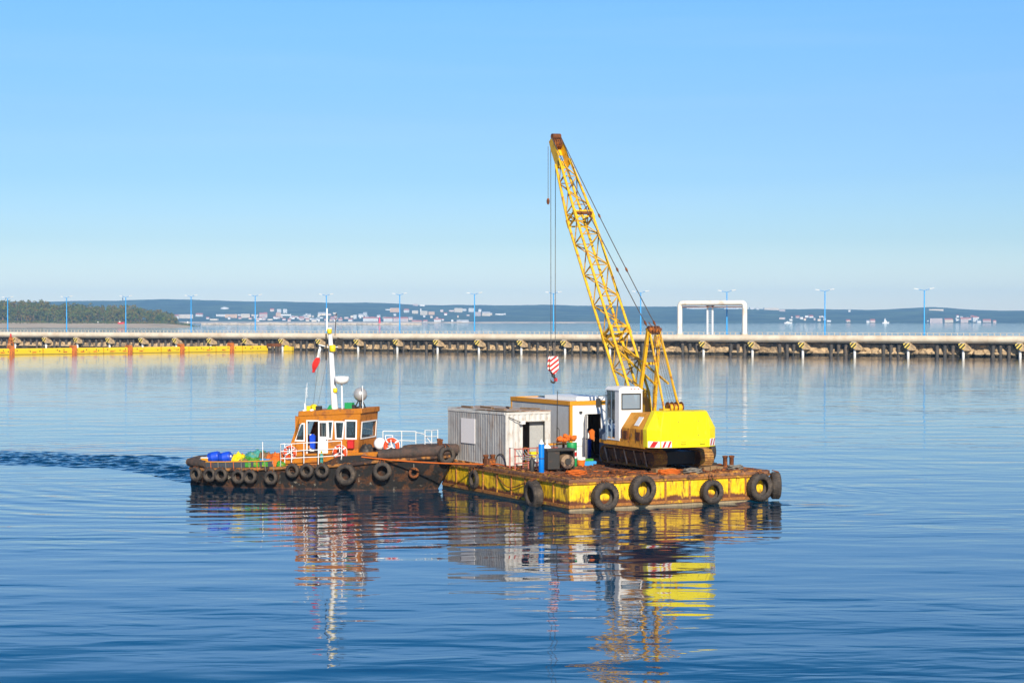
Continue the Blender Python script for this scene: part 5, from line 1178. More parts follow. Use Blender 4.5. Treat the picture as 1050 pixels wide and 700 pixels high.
for k in range(5): MB(CF).tube([top+Vector((-.2+.1*k, -.1, -.05)), Vector((-.1+.12*k, 1.2, 4.2))], .010, 4).build('luffing_rope', M['wire'], crane)
MB(CF).tube([top+Vector((0, .1, -.1)), Vector((.0, 2.9, 3.9))], .012, 4).build('luffing_rope', M['wire'], crane)
hk = Vector((tip.x-.05, tip.y+.38, 0)); th = Vector((0, 0, 0))
hz = 6.15; hc = foot_+bd*(BL-.02)+bn*(-.24)
hx, hy = hc.x, hc.y-.0
hoist = m_
for s_ in (-.13, .12): MB(CF).tube([(hx+s_, hy+.2, hc.z-.1), (hx+s_*.9, hy+.2, hz-.1)], .016, 5).build('hoist_rope', M['wire'], crane)
hoist.tube([(hx-.27, hy+.2, hc.z), (hx-.27, hy+.2, 13.7)], .014, 5); m_.build('whip_line', M['wire'], crane)
MB(CF).sphere((hx-.27, hy+.2, 13.55), .085, 8, sc=(1, 1, 2)).build('overhaul_ball', M['rust'], crane)
# hook block
fr = CF @ Matrix.Translation((hx, hy+.2, hz-.9))
t = thing('hook_block', fr, 'red and white striped hook block hanging from the boom tip', 'hook block')
def hookplate(y0, y1):
    prof = [(-.20, .85), (.20, .85), (.24, .5), (.24, .25), (.06, 0), (-.06, 0), (-.24, .25), (-.24, .5)]
    return MB(fr).prism(prof, 'y', y0, y1)
def stripe_mat():
    m = bpy.data.materials.new('red white stripes'); m.use_nodes = True; nt = m.node_tree; b = nt.nodes['Principled BSDF']; L = nt.links.new
    tc = N(nt, 'ShaderNodeTexCoord'); w = N(nt, 'ShaderNodeVectorMath', operation='DOT_PRODUCT'); L(tc.outputs['Object'], w.inputs[0]); w.inputs[1].default_value = (-3.0, 0, 4.2)
    f = N(nt, 'ShaderNodeMath', operation='FRACT'); L(w.outputs['Value'], f.inputs[0]); g = N(nt, 'ShaderNodeMath', operation='GREATER_THAN'); g.inputs[1].default_value = .5; L(f.outputs[0], g.inputs[0])
    mx = N(nt, 'ShaderNodeMix', data_type='RGBA'); mx.inputs[6].default_value = (.66, .02, .02, 1); mx.inputs[7].default_value = (.8, .78, .74, 1); L(g.outputs[0], mx.inputs[0]); L(mx.outputs[2], b.inputs['Base Color']); b.inputs['Roughness'].default_value = .5
    return m
SMt = stripe_mat()
hookplate(-.14, -.11).build('cheek_plate', SMt, t, bevel=.01); hookplate(.11, .14).build('cheek_plate', SMt, t)
m_ = MB(fr); m_.cyl((0, -.1, .45), (0, .1, .45), .2, 16); m_.build('sheave', M['crane_yellow'], t)
m_ = MB(fr); m_.tube([(0, 0, .05), (0, 0, -.12), (.1, 0, -.2), (.12, 0, -.33), (.02, 0, -.42), (-.1, 0, -.38), (-.13, 0, -.27)], [.05, .05, .055, .06, .055, .045, .02], 8); m_.tube([(0, 0, .02), (0, 0, -.14)], .09, 8); m_.build('hook', M['dark_steel'], t)
MB(fr).box(.06, .2, -.05, .05, -.36, -.2).build('safety_latch', M['red'], t)

# ------------------------------------------------------------------ TUG
TF = F(-14.58, 89.4, 0, -16.5) @ Matrix.Scale(.96, 4)
tug = thing('tugboat', TF, 'small black hulled tug with orange wheelhouse nosing against the barge', 'tugboat')
ST = [(-.35, 1.35, 1.0, .25, .92), (0, 1.7, 1.35, .05, .92), (.6, 1.92, 1.65, 0, .92), (1.5, 2.05, 1.85, 0, .94), (3, 2.1, 1.95, 0, 1.0), (5, 2.1, 1.95, 0, 1.10), (7, 2.1, 1.95, 0, 1.22), (8.5, 2.06, 1.85, 0, 1.36), (9.6, 1.92, 1.62, .08, 1.50), (10.6, 1.62, 1.25, .2, 1.58), (11.5, 1.18, .80, .35, 1.64), (12.3, .66, .36, .55, 1.68), (12.8, .26, .06, .72, 1.70)]
m_ = MB(TF); rows = []
for x, hb, hw, fl, zd in ST:
    row = []
    for y_, f, z in ((hb, 0, zd), (hb*.5+hw*.5, .28, zd*.55), (hw, 1, .0), (hw*.9, 1.1, -.7)):
        row.append((x-fl*f, y_, z))
    rows.append([(a, -b, c) for a, b, c in row]+[(a, b, c) for a, b, c in reversed(row)])
n = 8; vs = [p for r in rows for p in r]; fs = []
for i in range(len(rows)-1):
    for j in range(n-1): fs.append((i*n+j, (i+1)*n+j, (i+1)*n+j+1, i*n+j+1))
fs += [tuple(range(n)), tuple(reversed(range((len(rows)-1)*n, len(rows)*n)))]
m_.add(vs, fs); m_.build('hull', M['hull_black'], tug)
m_ = MB(TF); vs = [(x, s_*(hb-.02), zd-.03) for x, hb, hw, fl, zd in ST for s_ in (-1, 1)]
m_.add(vs, [(2*i, 2*i+1, 2*i+3, 2*i+2) for i in range(len(ST)-1)]); m_.build('deck', M['tug_deck'], tug)
def hbz(x): return lerp_knots([(s_[0], s_[1]) for s_ in ST], x), lerp_knots([(s_[0], s_[4]) for s_ in ST], x)
for sg in (-1, 1):
    MB(TF).tube([(x, sg*(hb+.03), zd-.10) for x, hb, hw, fl, zd in ST], .085, 8).build('rubbing_strake', M['rail_rusty'], tug)
MB(TF).tube([(-.42, y_, .82) for y_ in (-1.35, 0, 1.35)], .085, 8).build('rubbing_strake', M['rail_rusty'], tug)
# bulwark aft
xs = [i*.45+.7 for i in range(9)]
for sg in (-1, 1):
    m_ = MB(TF)
    for x in xs[:-1]:
        h0, z0 = hbz(x); h1, z1 = hbz(x+.452)
        P = [(x, sg*(h0-.02), z0-.02), (x+.452, sg*(h1-.02), z1-.02), (x+.452, sg*(h1+.02), z1+.27), (x, sg*(h0+.02), z0+.27)]
        m_.add([Vector(p) for p in P]+[Vector(p)-Vector((0, sg*.03, 0)) for p in P], [(0, 1, 2, 3), (4, 7, 6, 5), (0, 4, 5, 1), (1, 5, 6, 2), (2, 6, 7, 3), (3, 7, 4, 0)])
    m_.build('bulwark', M['bulwark'], tug)
for sg in (-1, 1): MB(TF).tube([(x, sg*(hbz(x)[0]+.0), hbz(x)[1]+.285) for x in xs], .03, 6).build('bulwark_cap', M['trim_orange'], tug)
for x in (2.9, 3.35, 3.8): h, z = hbz(x); MB(TF).box(x, x+.3, -h-.04, -h-.018, z+.02, z+.24).build('scupper_plate', M['green_net'], tug)
# raised side plating amidships (dark, knuckled) and cabin trunk
for sg in (-1, 1):
    m_ = MB(TF)
    for x0, x1, h0, h1 in ((6.9, 7.7, .05, .34), (7.7, 8.9, .34, .30), (8.9, 9.7, .30, .10)):
        ya, za = hbz(x0); yb, zb = hbz(x1)
        P = [(x0, sg*ya, za-.03), (x1, sg*yb, zb-.03), (x1, sg*(yb-.05), zb+h1), (x0, sg*(ya-.05), za+h0)]
        m_.add([Vector(p) for p in P]+[Vector(p)-Vector((0, sg*.05, 0)) for p in P], [(0, 1, 2, 3), (4, 7, 6, 5), (0, 4, 5, 1), (1, 5, 6, 2), (2, 6, 7, 3), (3, 7, 4, 0)])
    m_.build('side_plating', M['hull_black'], tug)
# bow roll fender
m_ = MB(TF)
for sg in (-1, 1):
    pts = []
    for x in (9.7, 10.1, 10.6, 11.2, 11.8, 12.3, 12.75):
        h, z = hbz(x); pts.append((x, sg*(h-.06), z+.22))
    P_all = [Vector(p) for p in pts+[(12.98, 0, 1.95)]]; fine = []
    for p, q in zip(P_all, P_all[1:]):
        for k in range(7): fine.append(p.lerp(q, k/7))
    fine.append(P_all[-1]); rr = [(.22+.04*min(1, i/8))*(1+.07*mnoise.noise(Vector((i*.55, sg, 0)))-(.06 if i % 9 == 0 else 0)) for i in range(len(fine))]
    m_.tube(fine, rr, 14)
m_.build('bow_fender', M['roll_fender'], tug)
m_ = MB(TF); m_.tube([(-.5, -1.3, 1.12), (-.62, 0, 1.12), (-.5, 1.3, 1.12)], [.2, .24, .2], 12); m_.tube([(-.45, -1.3, 1.1), (.1, -1.75, 1.12), (.7, -1.95, 1.1)], [.2, .21, .17], 12); m_.tube([(-.45, 1.3, 1.1), (.1, 1.75, 1.12), (.7, 1.95, 1.1)], [.2, .21, .17], 12); m_.build('stern_fender', M['roll_fender'], tug)
MB(TF).lathe([(.09, 1.6), (.09, 2.35), (.12, 2.4), (.1, 2.45)], Matrix.Translation((12.2, -.15, 0)), 10).build('bow_bitt', M['rust'], tug); MB(TF).lathe([(.09, 1.6), (.09, 2.30), (.12, 2.35), (.1, 2.4)], Matrix.Translation((12.2, .15, 0)), 10).build('bow_bitt', M['rust'], tug)
# trunk cabin
m_ = MB(TF); m_.prism([(4.55, 1.05), (4.7, 1.62), (8.5, 1.78), (9.9, 1.85), (10.1, 1.45), (10.1, 1.2)], 'y', -1.45, 1.45); trunk = m_.build('deckhouse', M['tug_orange'], tug, bevel=.03)
m_ = MB(TF); m_.box(8.9, 9.6, -.5, .5, 1.84, 1.98); m_.build('hatch', M['dark_steel'], tug)
# wheelhouse with openings: side profile (x,z): raked aft edge, roof rising forward
y0 = 1.20; zb = 1.62
aft_b, aft_t, fr_b, fr_t = 4.72, 5.38, 8.42, 8.55
zr = lambda x: 3.50+(x-5.3)*.055
def side(sg):
    m_ = MB(TF); t0, t1 = y0*sg, (y0-.05)*sg
    def quad(P):
        m_.add([(x, t0, z) for x, z in P]+[(x, t1, z) for x, z in P], [(0, 1, 2, 3), (4, 7, 6, 5), (0, 4, 5, 1), (1, 5, 6, 2), (2, 6, 7, 3), (3, 7, 4, 0)])
    zl = 2.36; zu = 3.22
    wins = [(5.14, 5.60, 2.30, 3.1), (6.56, 6.74, 2.42, 3.2), (6.88, 7.10, 2.42, 3.24), (7.26, 7.68, 2.44, 3.22), (7.80, 8.32, 2.46, 3.28)] if sg < 0 else [(5.6, 6.2, 2.42, 3.2), (6.5, 7.3, 2.42, 3.2), (7.50, 8.3, 2.46, 3.22)]
    doorx = (5.80, 6.36) if sg < 0 else None
    xsb = sorted({4.72, 8.42}|{a for w_ in wins for a in w_[:2]}|(set(doorx) if doorx else set()))
    for a, b_ in zip(xsb, xsb[1:]):
        w_ = [w_ for w_ in wins if w_[0] <= a+1e-6 and w_[1] >= b_-1e-6]
        def top_(x): return zr(x)
        def xa(z): return max(a, aft_b+(aft_t-aft_b)*(z-zb)/(3.5-zb)) if a < 5.6 else a
        def xf(x, z): return x+(fr_t-fr_b)*(z-zb)/(3.5-zb) if x > 8.41 else x
        if doorx and a >= doorx[0]-1e-6 and b_ <= doorx[1]+1e-6:
            quad([(a, 3.28), (b_, 3.28), (b_, top_(b_)), (a, top_(a))]); continue
        if w_:
            z0, z1 = w_[0][2], w_[0][3]
            quad([(xa(zb), zb), (b_, zb), (b_, z0), (xa(z0), z0)]); quad([(xa(z1), z1), (b_, z1), (b_, top_(b_)), (xa(3.5), top_(a))])
        else: quad([(xa(zb), zb), (xf(b_, zb), zb), (xf(b_, 3.5), top_(b_)), (xa(3.5), top_(a))])
    o_ = m_.build('wheelhouse_side', M['tug_orange'], tug)
    for w_ in wins:
        a, b_, z0, z1 = w_; k = .07; yo = sg*(y0+.012); yi = sg*(y0-.03)
        sl = .10 if sg < 0 else 0
        if a < 5.2 and sg < 0: Pout = [(a-.03, z0-.05), (b_+.06, z0-.05), (b_+.06, z1+.05), (a+.36, z1+.05)]
        elif a < 7.6 and a > 6.5 and sg < 0: Pout = [(a-.02, z0-.05), (b_-.02, z0-.05), (b_+.06, z1+.05), (a-.06, z1+.05)]
        else: Pout = [(a-.06, z0-.06), (b_+.04, z0-.06), (b_+.06, z1+.06), (a-.05, z1+.06)]
        cx_ = sum(p[0] for p in Pout)/4; cz_ = sum(p[1] for p in Pout)/4
        Pin = [(x+(k if x < cx_ else -k), z+(k if z < cz_ else -k)) for x, z in Pout]
        mm = MB(TF); V = [(x, yo, z) for x, z in Pout]+[(x, yo, z) for x, z in Pin]+[(x, yi, z) for x, z in Pout]+[(x, yi, z) for x, z in Pin]
        ff = []
        for q in range(4):
            r_ = (q+1) % 4; ff += [(q, r_, 4+r_, 4+q), (8+q, 12+q, 12+r_, 8+r_), (q, 8+q, 8+r_, r_), (4+q, 4+r_, 12+r_, 12+q)]
        mm.add(V, ff); w0 = mm.build('window', M['bright_white'], o_)
        mm = MB(TF); mm.add([(x, sg*(y0-.015), z) for x, z in Pin]+[(x, sg*(y0-.022), z) for x, z in Pin], [(0, 1, 2, 3), (4, 5, 6, 7)]); mm.build('pane', M['glass'], w0)
    return o_
side(-1); side(1)
def endwall(xb, xt, wins, nm):
    m_ = MB(TF)
    def xx(z): return xb+(xt-xb)*(z-zb)/(3.5-zb)
    def q(y1, y2, z1, z2): m_.add([(xx(z), y_, z) for z in (z1, z2) for y_ in (y1, y2)]+[(xx(z)-.04, y_, z) for z in (z1, z2) for y_ in (y1, y2)], [(0, 1, 3, 2), (4, 6, 7, 5), (0, 4, 5, 1), (2, 3, 7, 6), (0, 2, 6, 4), (1, 5, 7, 3)])
    zt_ = zr(xt); ys = [-y0+.05]
    q(-y0+.051, y0-.051, zb, 2.44); q(-y0+.051, y0-.051, 3.22, zt_)
    prev = -y0+.051
    for a, b_ in wins: q(prev, a, 2.44, 3.22); prev = b_
    q(prev, y0-.051, 2.44, 3.22); o_ = m_.build(nm, M['tug_orange'], tug)
    for a, b_ in wins:
        mm = MB(TF); k = .06; s_ = .012 if xb > 6 else -.05
        for (ya, yb_, za, zc_) in ((a-.04, b_+.04, 2.40, 2.40+k), (a-.04, b_+.04, 3.20, 3.20+k), (a-.04, a+k-.04, 2.46, 3.2), (b_-k+.04, b_+.04, 2.46, 3.2)):
            mm.add([(xx(z)+s_+e_, y_, z) for e_ in (0, .03) for z in (za, zc_) for y_ in (ya, yb_)], [(0, 1, 3, 2), (4, 6, 7, 5), (0, 4, 5, 1), (2, 3, 7, 6), (0, 2, 6, 4), (1, 5, 7, 3)])
        w0 = mm.build('window', M['bright_white'], o_)
        mm = MB(TF); mm.add([(xx(z)-.02, y_, z) for z in (2.45, 3.21) for y_ in (a, b_)], [(0, 1, 3, 2)]); mm.build('pane', M['glass'], w0)
endwall(fr_b, fr_t, ((-.98, .98),), 'wheelhouse_front'); endwall(aft_b+.05, aft_t+.05, ((-.95, -.15), (.15, .95)), 'wheelhouse_back')
m_ = MB(TF); m_.add([(x, s_, zr(x)+dz_) for dz_ in (-.03, .22) for x in (5.30+.12*dz_, 8.64) for s_ in (-1.24, 1.24)], [(0, 1, 3, 2), (4, 6, 7, 5), (0, 4, 5, 1), (2, 3, 7, 6), (0, 2, 6, 4), (1, 5, 7, 3)])
m_.build('wheelhouse_roof', M['tug_orange'], tug, bevel=.03)
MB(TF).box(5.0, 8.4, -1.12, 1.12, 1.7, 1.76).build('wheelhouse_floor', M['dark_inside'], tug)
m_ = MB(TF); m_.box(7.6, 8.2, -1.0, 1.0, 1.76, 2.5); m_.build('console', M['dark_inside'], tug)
m_ = MB(TF); m_.lathe([(.28, -.02), (.30, 0), (.28, .02)], Matrix.Translation((7.55, 0, 2.6)) @ Matrix.Rotation(R(70), 4, 'Y'), 20, cap=False); m_.build('steering_wheel', M['dark_steel'], tug)
# open door leaf, white upper with window
dm = TF @ Matrix.Translation((6.38, -y0-.03, 1.66))
m_ = MB(dm); m_.box(0, .50, -.04, 0, 0, .85); m_.box(0, .07, -.04, 0, .85, 1.62); m_.box(.43, .5, -.04, 0, .85, 1.62); m_.box(.07, .43, -.04, 0, 1.52, 1.62); dr = m_.build('door', M['bright_white'], tug); MB(dm).box(.42, .48, -.08, -.04, .68, .72).build('handle', M['dark_steel'], dr); MB(dm).box(.07, .43, -.025, -.015, .85, 1.52).build('pane', M['glass'], dr)
m_ = MB(TF); m_.box(5.74, 5.80, -y0-.03, -y0+.02, 1.64, 3.3); m_.box(6.36, 6.40, -y0-.028, -y0+.02, 1.64, 3.3); m_.box(5.8, 6.36, -y0-.03, -y0+.02, 3.24, 3.3); m_.build('door_frame', M['bright_white'], tug)
fr = TF @ Matrix.Translation((6.0, -1.06, 1.77)); simple('blue_jacket', fr, [('cloth', MB(fr).prism([(-.1, .2), (-.14, .75), (0, .85), (.15, .75), (.12, .1)], 'y', -.07, .07), M['blue_drum'])], 'blue jacket hung just inside the tug wheelhouse door', 'jacket')
MB(TF).box(5.82, 6.05, -1.0, -.95, 1.77, 2.6).build('inner_panel', M['bright_white'], tug)
fr = TF @ Matrix.Translation((8.10, -1.30, 1.98)); simple('fire_box', fr, [('box_body', MB(fr).box(-.15, .15, -.1, .08, 0, .36), M['red']), ('lid', MB(fr).box(-.165, .165, -.12, .09, .362, .40), M['red'])], 'small red fire box on the tug wheelhouse side', 'fire box')
# railings, part of the tug
def rail(pts, hs, nm='railing', posts=True, r=.022):
    m_ = MB(TF)
    for h in hs: m_.tube([(x, y_, z+h) for x, y_, z in pts], r, 6)
    for x, y_, z in pts: m_.tube([(x, y_, z-.08), (x, y_, z+hs[-1])], r, 6)
    return m_.build(nm, M['bright_white'], tug)
rail([(4.72, -2.0, 1.08), (5.3, -2.02, 1.1), (5.95, -2.03, 1.16), (6.7, -2.03, 1.2), (7.9, -2.02, 1.3)], (.38, .72, 1.08))
rail([(4.72, 2.0, 1.08), (5.95, 2.03, 1.16), (7.9, 2.02, 1.3)], (.38, .72, 1.08))
rail([(4.72, -2.0, 1.08), (4.72, -1.5, 1.08)], (.38, .72, 1.08))
rail([(3.75, -1.95, 1.0)], (1.25,), nm='stanchion')
rail([(8.7, 1.5, 1.84), (9.6, 1.75, 1.84), (10.4, 1.6, 1.84)], (.35, .82))
m_ = MB(TF); m_.tube([(10.4, 1.6, 2.62), (10.9, 1.4, 2.55), (11.5, 1.1, 2.0)], .022, 6); m_.build('railing', M['bright_white'], tug)
rail([(11.0, 1.25, 1.8), (11.4, 1.1, 1.8), (11.8, .85, 1.85)], (.35, .65, .95))
rail([(9.95, -1.5, 1.84), (10.3, -1.45, 1.84)], (.3, .8))
# mast
m_ = MB(TF); m_.tube([(6.75, 0, 3.55), (6.62, 0, 5.4), (6.48, 0, 7.8)], [.17, .14, .10], 12); mast = m_.build('mast', M['bright_white'], tug)
m_ = MB(TF); m_.tube([(6.33, 0, 7.6), (6.33, 0, 8.75)], [.05, .04], 8); m_.build('mast_top', M['bright_white'], mast)
m_ = MB(TF); m_.tube([(6.30, -.04, 6.2), (6.30, -.04, 7.5)], .035, 6); m_.tube([(6.75, 0, 7.4), (6.82, 0, 8.5)], .02, 5); m_.build('antenna', M['dark_steel'], mast)
m_ = MB(TF); m_.tube([(5.9, 0, 6.95), (6.55, 0, 6.8), (6.9, 0, 6.85)], .03, 6); m_.build('crosstree', M['bright_white'], mast); MB(TF).tube([(6.6, 0, 5.3), (6.95, 0, 5.35)], .02, 6).build('crosstree', M['bright_white'], mast)
for x, z, s_ in ((6.50, 7.62, .12), (6.66, 6.78, .16), (6.80, 4.72, .11)):
    m_ = MB(TF); m_.lathe([(s_*.8, -s_), (s_, -s_*.8), (s_, s_*.8), (s_*.8, s_)], Matrix.Translation((x, -.1, z)), 12); m_.build('mast_lamp', M['yellow'], mast)
m_ = MB(TF); m_.cbox((7.0, 0, 7.1), (.34, .04, .34), ry=18); m_.build('day_shape', M['dark_steel'], mast)
m_ = MB(TF); m_.tube([(6.55, 0, 7.3), (5.9, 0, 4.2), (5.75, 0, 3.65)], .008, 4); m_.tube([(6.55, 0, 6.8), (6.9, 0, 3.75)], .008, 4); m_.tube([(6.1, 0, 6.9), (5.95, 0, 6.5), (5.55, 0, 3.7)], .008, 4); m_.build('stay', M['wire'], mast)
m_ = MB(TF); m_.prism([(6.3, 3.60), (6.55, 4.0), (6.8, 3.60)], 'y', -.25, .1); m_.build('mast_step', M['green'], mast)
fr = TF @ Matrix.Translation((5.95, 0, 6.2)); m_ = MB(fr); mr2 = MB(fr)
for w_, (a, b_) in enumerate(((0.12, .55), (-.62, .12))):
    tgt = m_ if w_ == 0 else mr2; vs = []
    for i in range(7):
        z = a+(b_-a)*i/6; cx_ = (z-.5)*.32; wd = .07 if w_ == 0 else .07+.10*math.sin(math.pi*min(1, (.12-z)/.74+.1)); 
        vs += [(cx_-wd, .04*math.sin(z*9), z), (cx_+wd, .05*math.cos(z*8), z), (cx_+wd, .05*math.cos(z*8)+.02, z), (cx_-wd, .04*math.sin(z*9)+.02, z)]
    tgt.add(vs, [(4*i+j, 4*i+(j+1) % 4, 4*i+4+(j+1) % 4, 4*i+4+j) for i in range(6) for j in range(4)]+[(0, 1, 2, 3), (24, 25, 26, 27)])
t = thing('flag', fr, 'limp white over red flag hanging from the tug mast', 'flag'); m_.build('white_half', M['bright_white'], t); mr2.build('red_half', M['red_cloth'], t)
# roof gear
m_ = MB(TF); m_.tube([(7.22, -.2, 3.75), (7.18, -.2, 5.05)], [.05, .04], 8); rp_ = m_.build('radar_post', M['bright_white'], tug); m_ = MB(TF); m_.lathe([(.05, -.08), (.22, -.05), (.36, .08), (.37, .26), (.33, .31), (.02, .33)], Matrix.Translation((7.18, -.2, 5.1)), 22); m_.build('radar_dome', M['bright_white'], rp_)
m_ = MB(TF); m_.sphere((8.28, -.5, 4.55), .34, 18); sd_ = m_.build('satellite_dome', M['chrome'], tug); m_ = MB(TF); m_.lathe([(.2, 3.86), (.2, 3.95), (.06, 4.0), (.08, 4.25)], Matrix.Translation((8.28, -.5, 0)), 12); m_.bar((8.0, -.5, 3.9), (8.2, -.5, 4.3), .05); m_.bar((8.55, -.5, 3.9), (8.36, -.5, 4.3), .05); m_.build('dome_bracket', M['dark_steel'], sd_)
m_ = MB(TF); m_.box(7.6, 7.98, -.9, -.5, 3.85, 4.15); m_.build('roof_locker', M['green'], tug, bevel=.02); MB(TF).box(7.99, 8.16, -.9, -.7, 3.85, 4.05).build('roof_vent', M['dark_steel'], tug)
m_ = MB(TF); m_.tube([(8.60, -1.0, 3.85), (8.58, -1.0, 5.0)], .022, 6); m_.build('whip_antenna', M['bright_white'], tug)
m_ = MB(TF); m_.cyl((5.95, -.9, 3.93), (6.12, -1.08, 3.93), .14, 14); m_.box(5.70, 5.9, -1.1, -.8, 3.74, 3.98); m_.build('search_light', M['yellow'], tug); MB(TF).box(6.18, 6.4, -1.1, -.8, 3.76, 3.98).build('battery_box', M['dark_steel'], tug)
m_ = MB(TF); m_.tube([(5.55, -.9, 3.72), (5.52, -.9, 4.1)], .04, 8); m_.tube([(5.55, -.9, 4.1), (5.65, -.9, 5.1)], .012, 5)
for z in (4.45, 4.62, 4.8): m_.tube([(5.62+.05*math.cos(a*.8), -.9, z+.06*math.sin(a*.8)) for a in range(8)], .012, 4)
m_.build('aft_antenna', M['bright_white'], tug)
m_ = MB(TF); m_.lathe([(.09, 0), (.11, .06), (.03, .1)], Matrix.Translation((5.6, -1.12, 3.72)), 10); m_.lathe([(.09, 0), (.11, .06), (.03, .1)], Matrix.Translation((6.0, -1.15, 3.74)), 10); m_.build('flood_lamp', M['bright_white'], tug)
# tug tyres
G2 = 'tyre fenders hung along the tug'
tl = [(.2, 'small', .60, 'sternmost tyre on the tug side, under the dark stern roll'), (1.04, 'small', .60, 'tyre on the tug side below the left blue drum'), (1.68, 'small', .62, 'tyre on the tug side below the right blue drum'), (2.62, 'small', .56, 'left tyre of the pair below the green cargo'), (3.25, 'small', .58, 'right tyre of the pair below the green cargo'),
      (4.35, 'small', .55, 'low hung tyre on the tug side below the orange canvas'), (5.48, 'small', .92, 'first tyre below the tug railing, left of three'), (6.22, 'small', .93, 'middle one of three tyres below the tug railing'), (7.02, 'small', .95, 'third tyre below the tug railing, under the open door')]
for x, kd, z, lab in tl:
    h, zd = hbz(x); hang_tyre(TF, x, -h-.20, z, 0 if x > .6 else -14, .335, .24, .36, lab, G2, 'tug_'+kd)
hang_tyre(TF, 8.25, -2.33, .80, 0, .50, .34, .55, 'largest tyre of the tug, amidships below the red lifebuoy', G2, 'tug_big')
hang_tyre(TF, 10.0, -2.08, .98, 22, .43, .30, .55, 'large tyre at the shoulder of the tug bow', G2, 'tug_mid')
hang_tyre(TF, 12.72, -.58, 1.68, 48, .43, .30, .5, 'tyre at the very tip of the tug bow against the grey shed', G2, 'tug_mid')
fr = TF @ Matrix.Translation((11.3, -1.22, .85)) @ Matrix.Rotation(R(32), 4, 'Z') @ Matrix.Rotation(R(90), 4, 'X')
t = thing('rusty_ring', fr, 'small rusty ring fender on the tug bow between the two tyres', 'ring'); MB(fr).torus(I4, .2, .07, 20, 8).build('ring', M['rust'], t); MB(fr).tube([(0, .2, 0), (0, .6, -.1)], .02, 5).build('lashing', M['rope_grey'], t)
# lifebuoys
def buoy(base_, x, y_, z, deg, lab, r=.30):
    fr = base_ @ Matrix.Translation((x, y_, z)) @ Matrix.Rotation(R(deg), 4, 'Z') @ Matrix.Rotation(R(90), 4, 'X')
    t = thing('lifebuoy', fr, lab, 'lifebuoy', 'lifebuoys on the tug')
    MB(fr).torus(I4, r*.74, r*.26, 32, 10, mi_fn=lambda i: 1 if i % 8 == 3 else 0).build('ring', [M['lifebuoy'], M['bright_white']], t)
    m_ = MB(fr)
    for k in range(3): a = k*2.094+1.57; m_.tube([(0, 0, .02), (r*.8*math.cos(a), r*.8*math.sin(a), .09)], .034, 5)
    m_.tube([(r*1.02*math.cos(a*.262), r*1.02*math.sin(a*.262), .03*math.cos(a*1.57)) for a in range(24)], .014, 5, closed=True); m_.build('grab_line', M['bright_white'], t); return t
buoy(TF, 5.0, -1.52, 1.72, 0, 'dull orange lifebuoy at the aft corner of the tug wheelhouse', .34)
buoy(TF, 7.62, -1.52, 1.78, 0, 'red orange lifebuoy with white cross lines below the forward side windows', .36)
buoy(TF, 10.28, -1.55, 2.12, 0, 'large orange and white lifebuoy on the foredeck rail', .42)
fr = TF @ Matrix.Translation((9.6, -1.1, 1.86)); simple('life_raft', fr, [('canister', MB(fr).lathe([(.02, -.42), (.2, -.4), (.29, -.3), (.3, 0), (.29, .3), (.2, .4), (.02, .42)], Matrix.Translation((0, 0, .33)) @ Matrix.Rotation(R(80), 4, 'X'), 20), M['bright_white']), ('strap', MB(fr).lathe([(.305, -.03), (.305, .03)], Matrix.Translation((0, 0, .33)) @ Matrix.Rotation(R(80), 4, 'X'), 20), M['dark_steel']), ('cradle', MB(fr).box(-.2, .2, -.25, .25, -.02, .06), M['dark_steel'])], 'white life raft canister on the tug foredeck', 'life raft')
# stern cargo
def drum(x, y_, z, lab):
    fr = TF @ Matrix.Translation((x, y_, z)); t = thing('blue_drum', fr, lab, 'drum', 'blue drums on the tug stern'); mt_ = Matrix.Rotation(R(78), 4, 'Y') @ Matrix.Translation((0, 0, -.3))
    MB(fr).lathe([(.23, 0), (.26, .02), (.26, .2), (.272, .22), (.26, .24), (.26, .5), (.23, .56)], mt_, 20).build('drum_body', M['blue_drum'], t); MB(fr).lathe([(.06, .56), (.06, .6)], mt_, 10).build('bung', M['bright_white'], t)
drum(.98, -1.50, 1.42, 'left blue drum lying on the tug stern'); drum(1.60, -1.55, 1.42, 'right blue drum lying on the tug stern, with white bung')
def heap(name, x, y_, z, sx, sy, sz, n, mat, lab, cat):
    fr = TF @ Matrix.Translation((x, y_, z)); t = thing(name, fr, lab, cat); m_ = MB(fr); na, nr = 40, 14; sd_ = random.uniform(0, 50); vs = []
    def hgt(a, r):
        px_, py_ = r*math.cos(a), r*math.sin(a); nn = mnoise.noise(Vector((px_*2.2+sd_, py_*2.2, 0)))*.55+abs(mnoise.noise(Vector((px_*5+sd_, py_*5, 3))))*.5
        return sz*.80*max(0, (1-r**4)*(.60+nn*1.1))
    for i in range(nr):
        r = (i/(nr-1))
        for j in range(na):
            a = 2*math.pi*j/na; e_ = 1+.18*mnoise.noise(Vector((math.cos(a)*1.5+sd_, math.sin(a)*1.5, 7))); vs.append((sx*1.25*r*e_*math.cos(a), sy*1.25*r*e_*math.sin(a), hgt(a, r)+.02-(.25 if i == nr-1 else 0)))
    m_.add(vs, [(i*na+j, i*na+(j+1) % na, (i+1)*na+(j+1) % na, (i+1)*na+j) for i in range(nr-1) for j in range(na)], 0, True); m_.build('pile', mat, t)
    m_ = MB(fr); pts = []
    for k in range(90):
        a = k*.41+math.sin(k*.3); r = .25+.7*abs(math.sin(k*.17+sd_)); pts.append((sx*1.2*r*math.cos(a), sy*1.2*r*math.sin(a), hgt(a, r)+.035+.02*math.sin(k*2.1)))
    m_.tube(pts, .018, 5); m_.build('strand', mat, t); return t
heap('yellow_net', 2.2, -1.25, 1.1, .36, .45, .62, 44, M['yellow'], 'bright yellow net bundle right of the blue drums', 'net')
heap('green_net', 3.05, -1.35, 1.08, .8, .45, .42, 70, M['green_net'], 'heap of green netting along the tug bulwark', 'net')
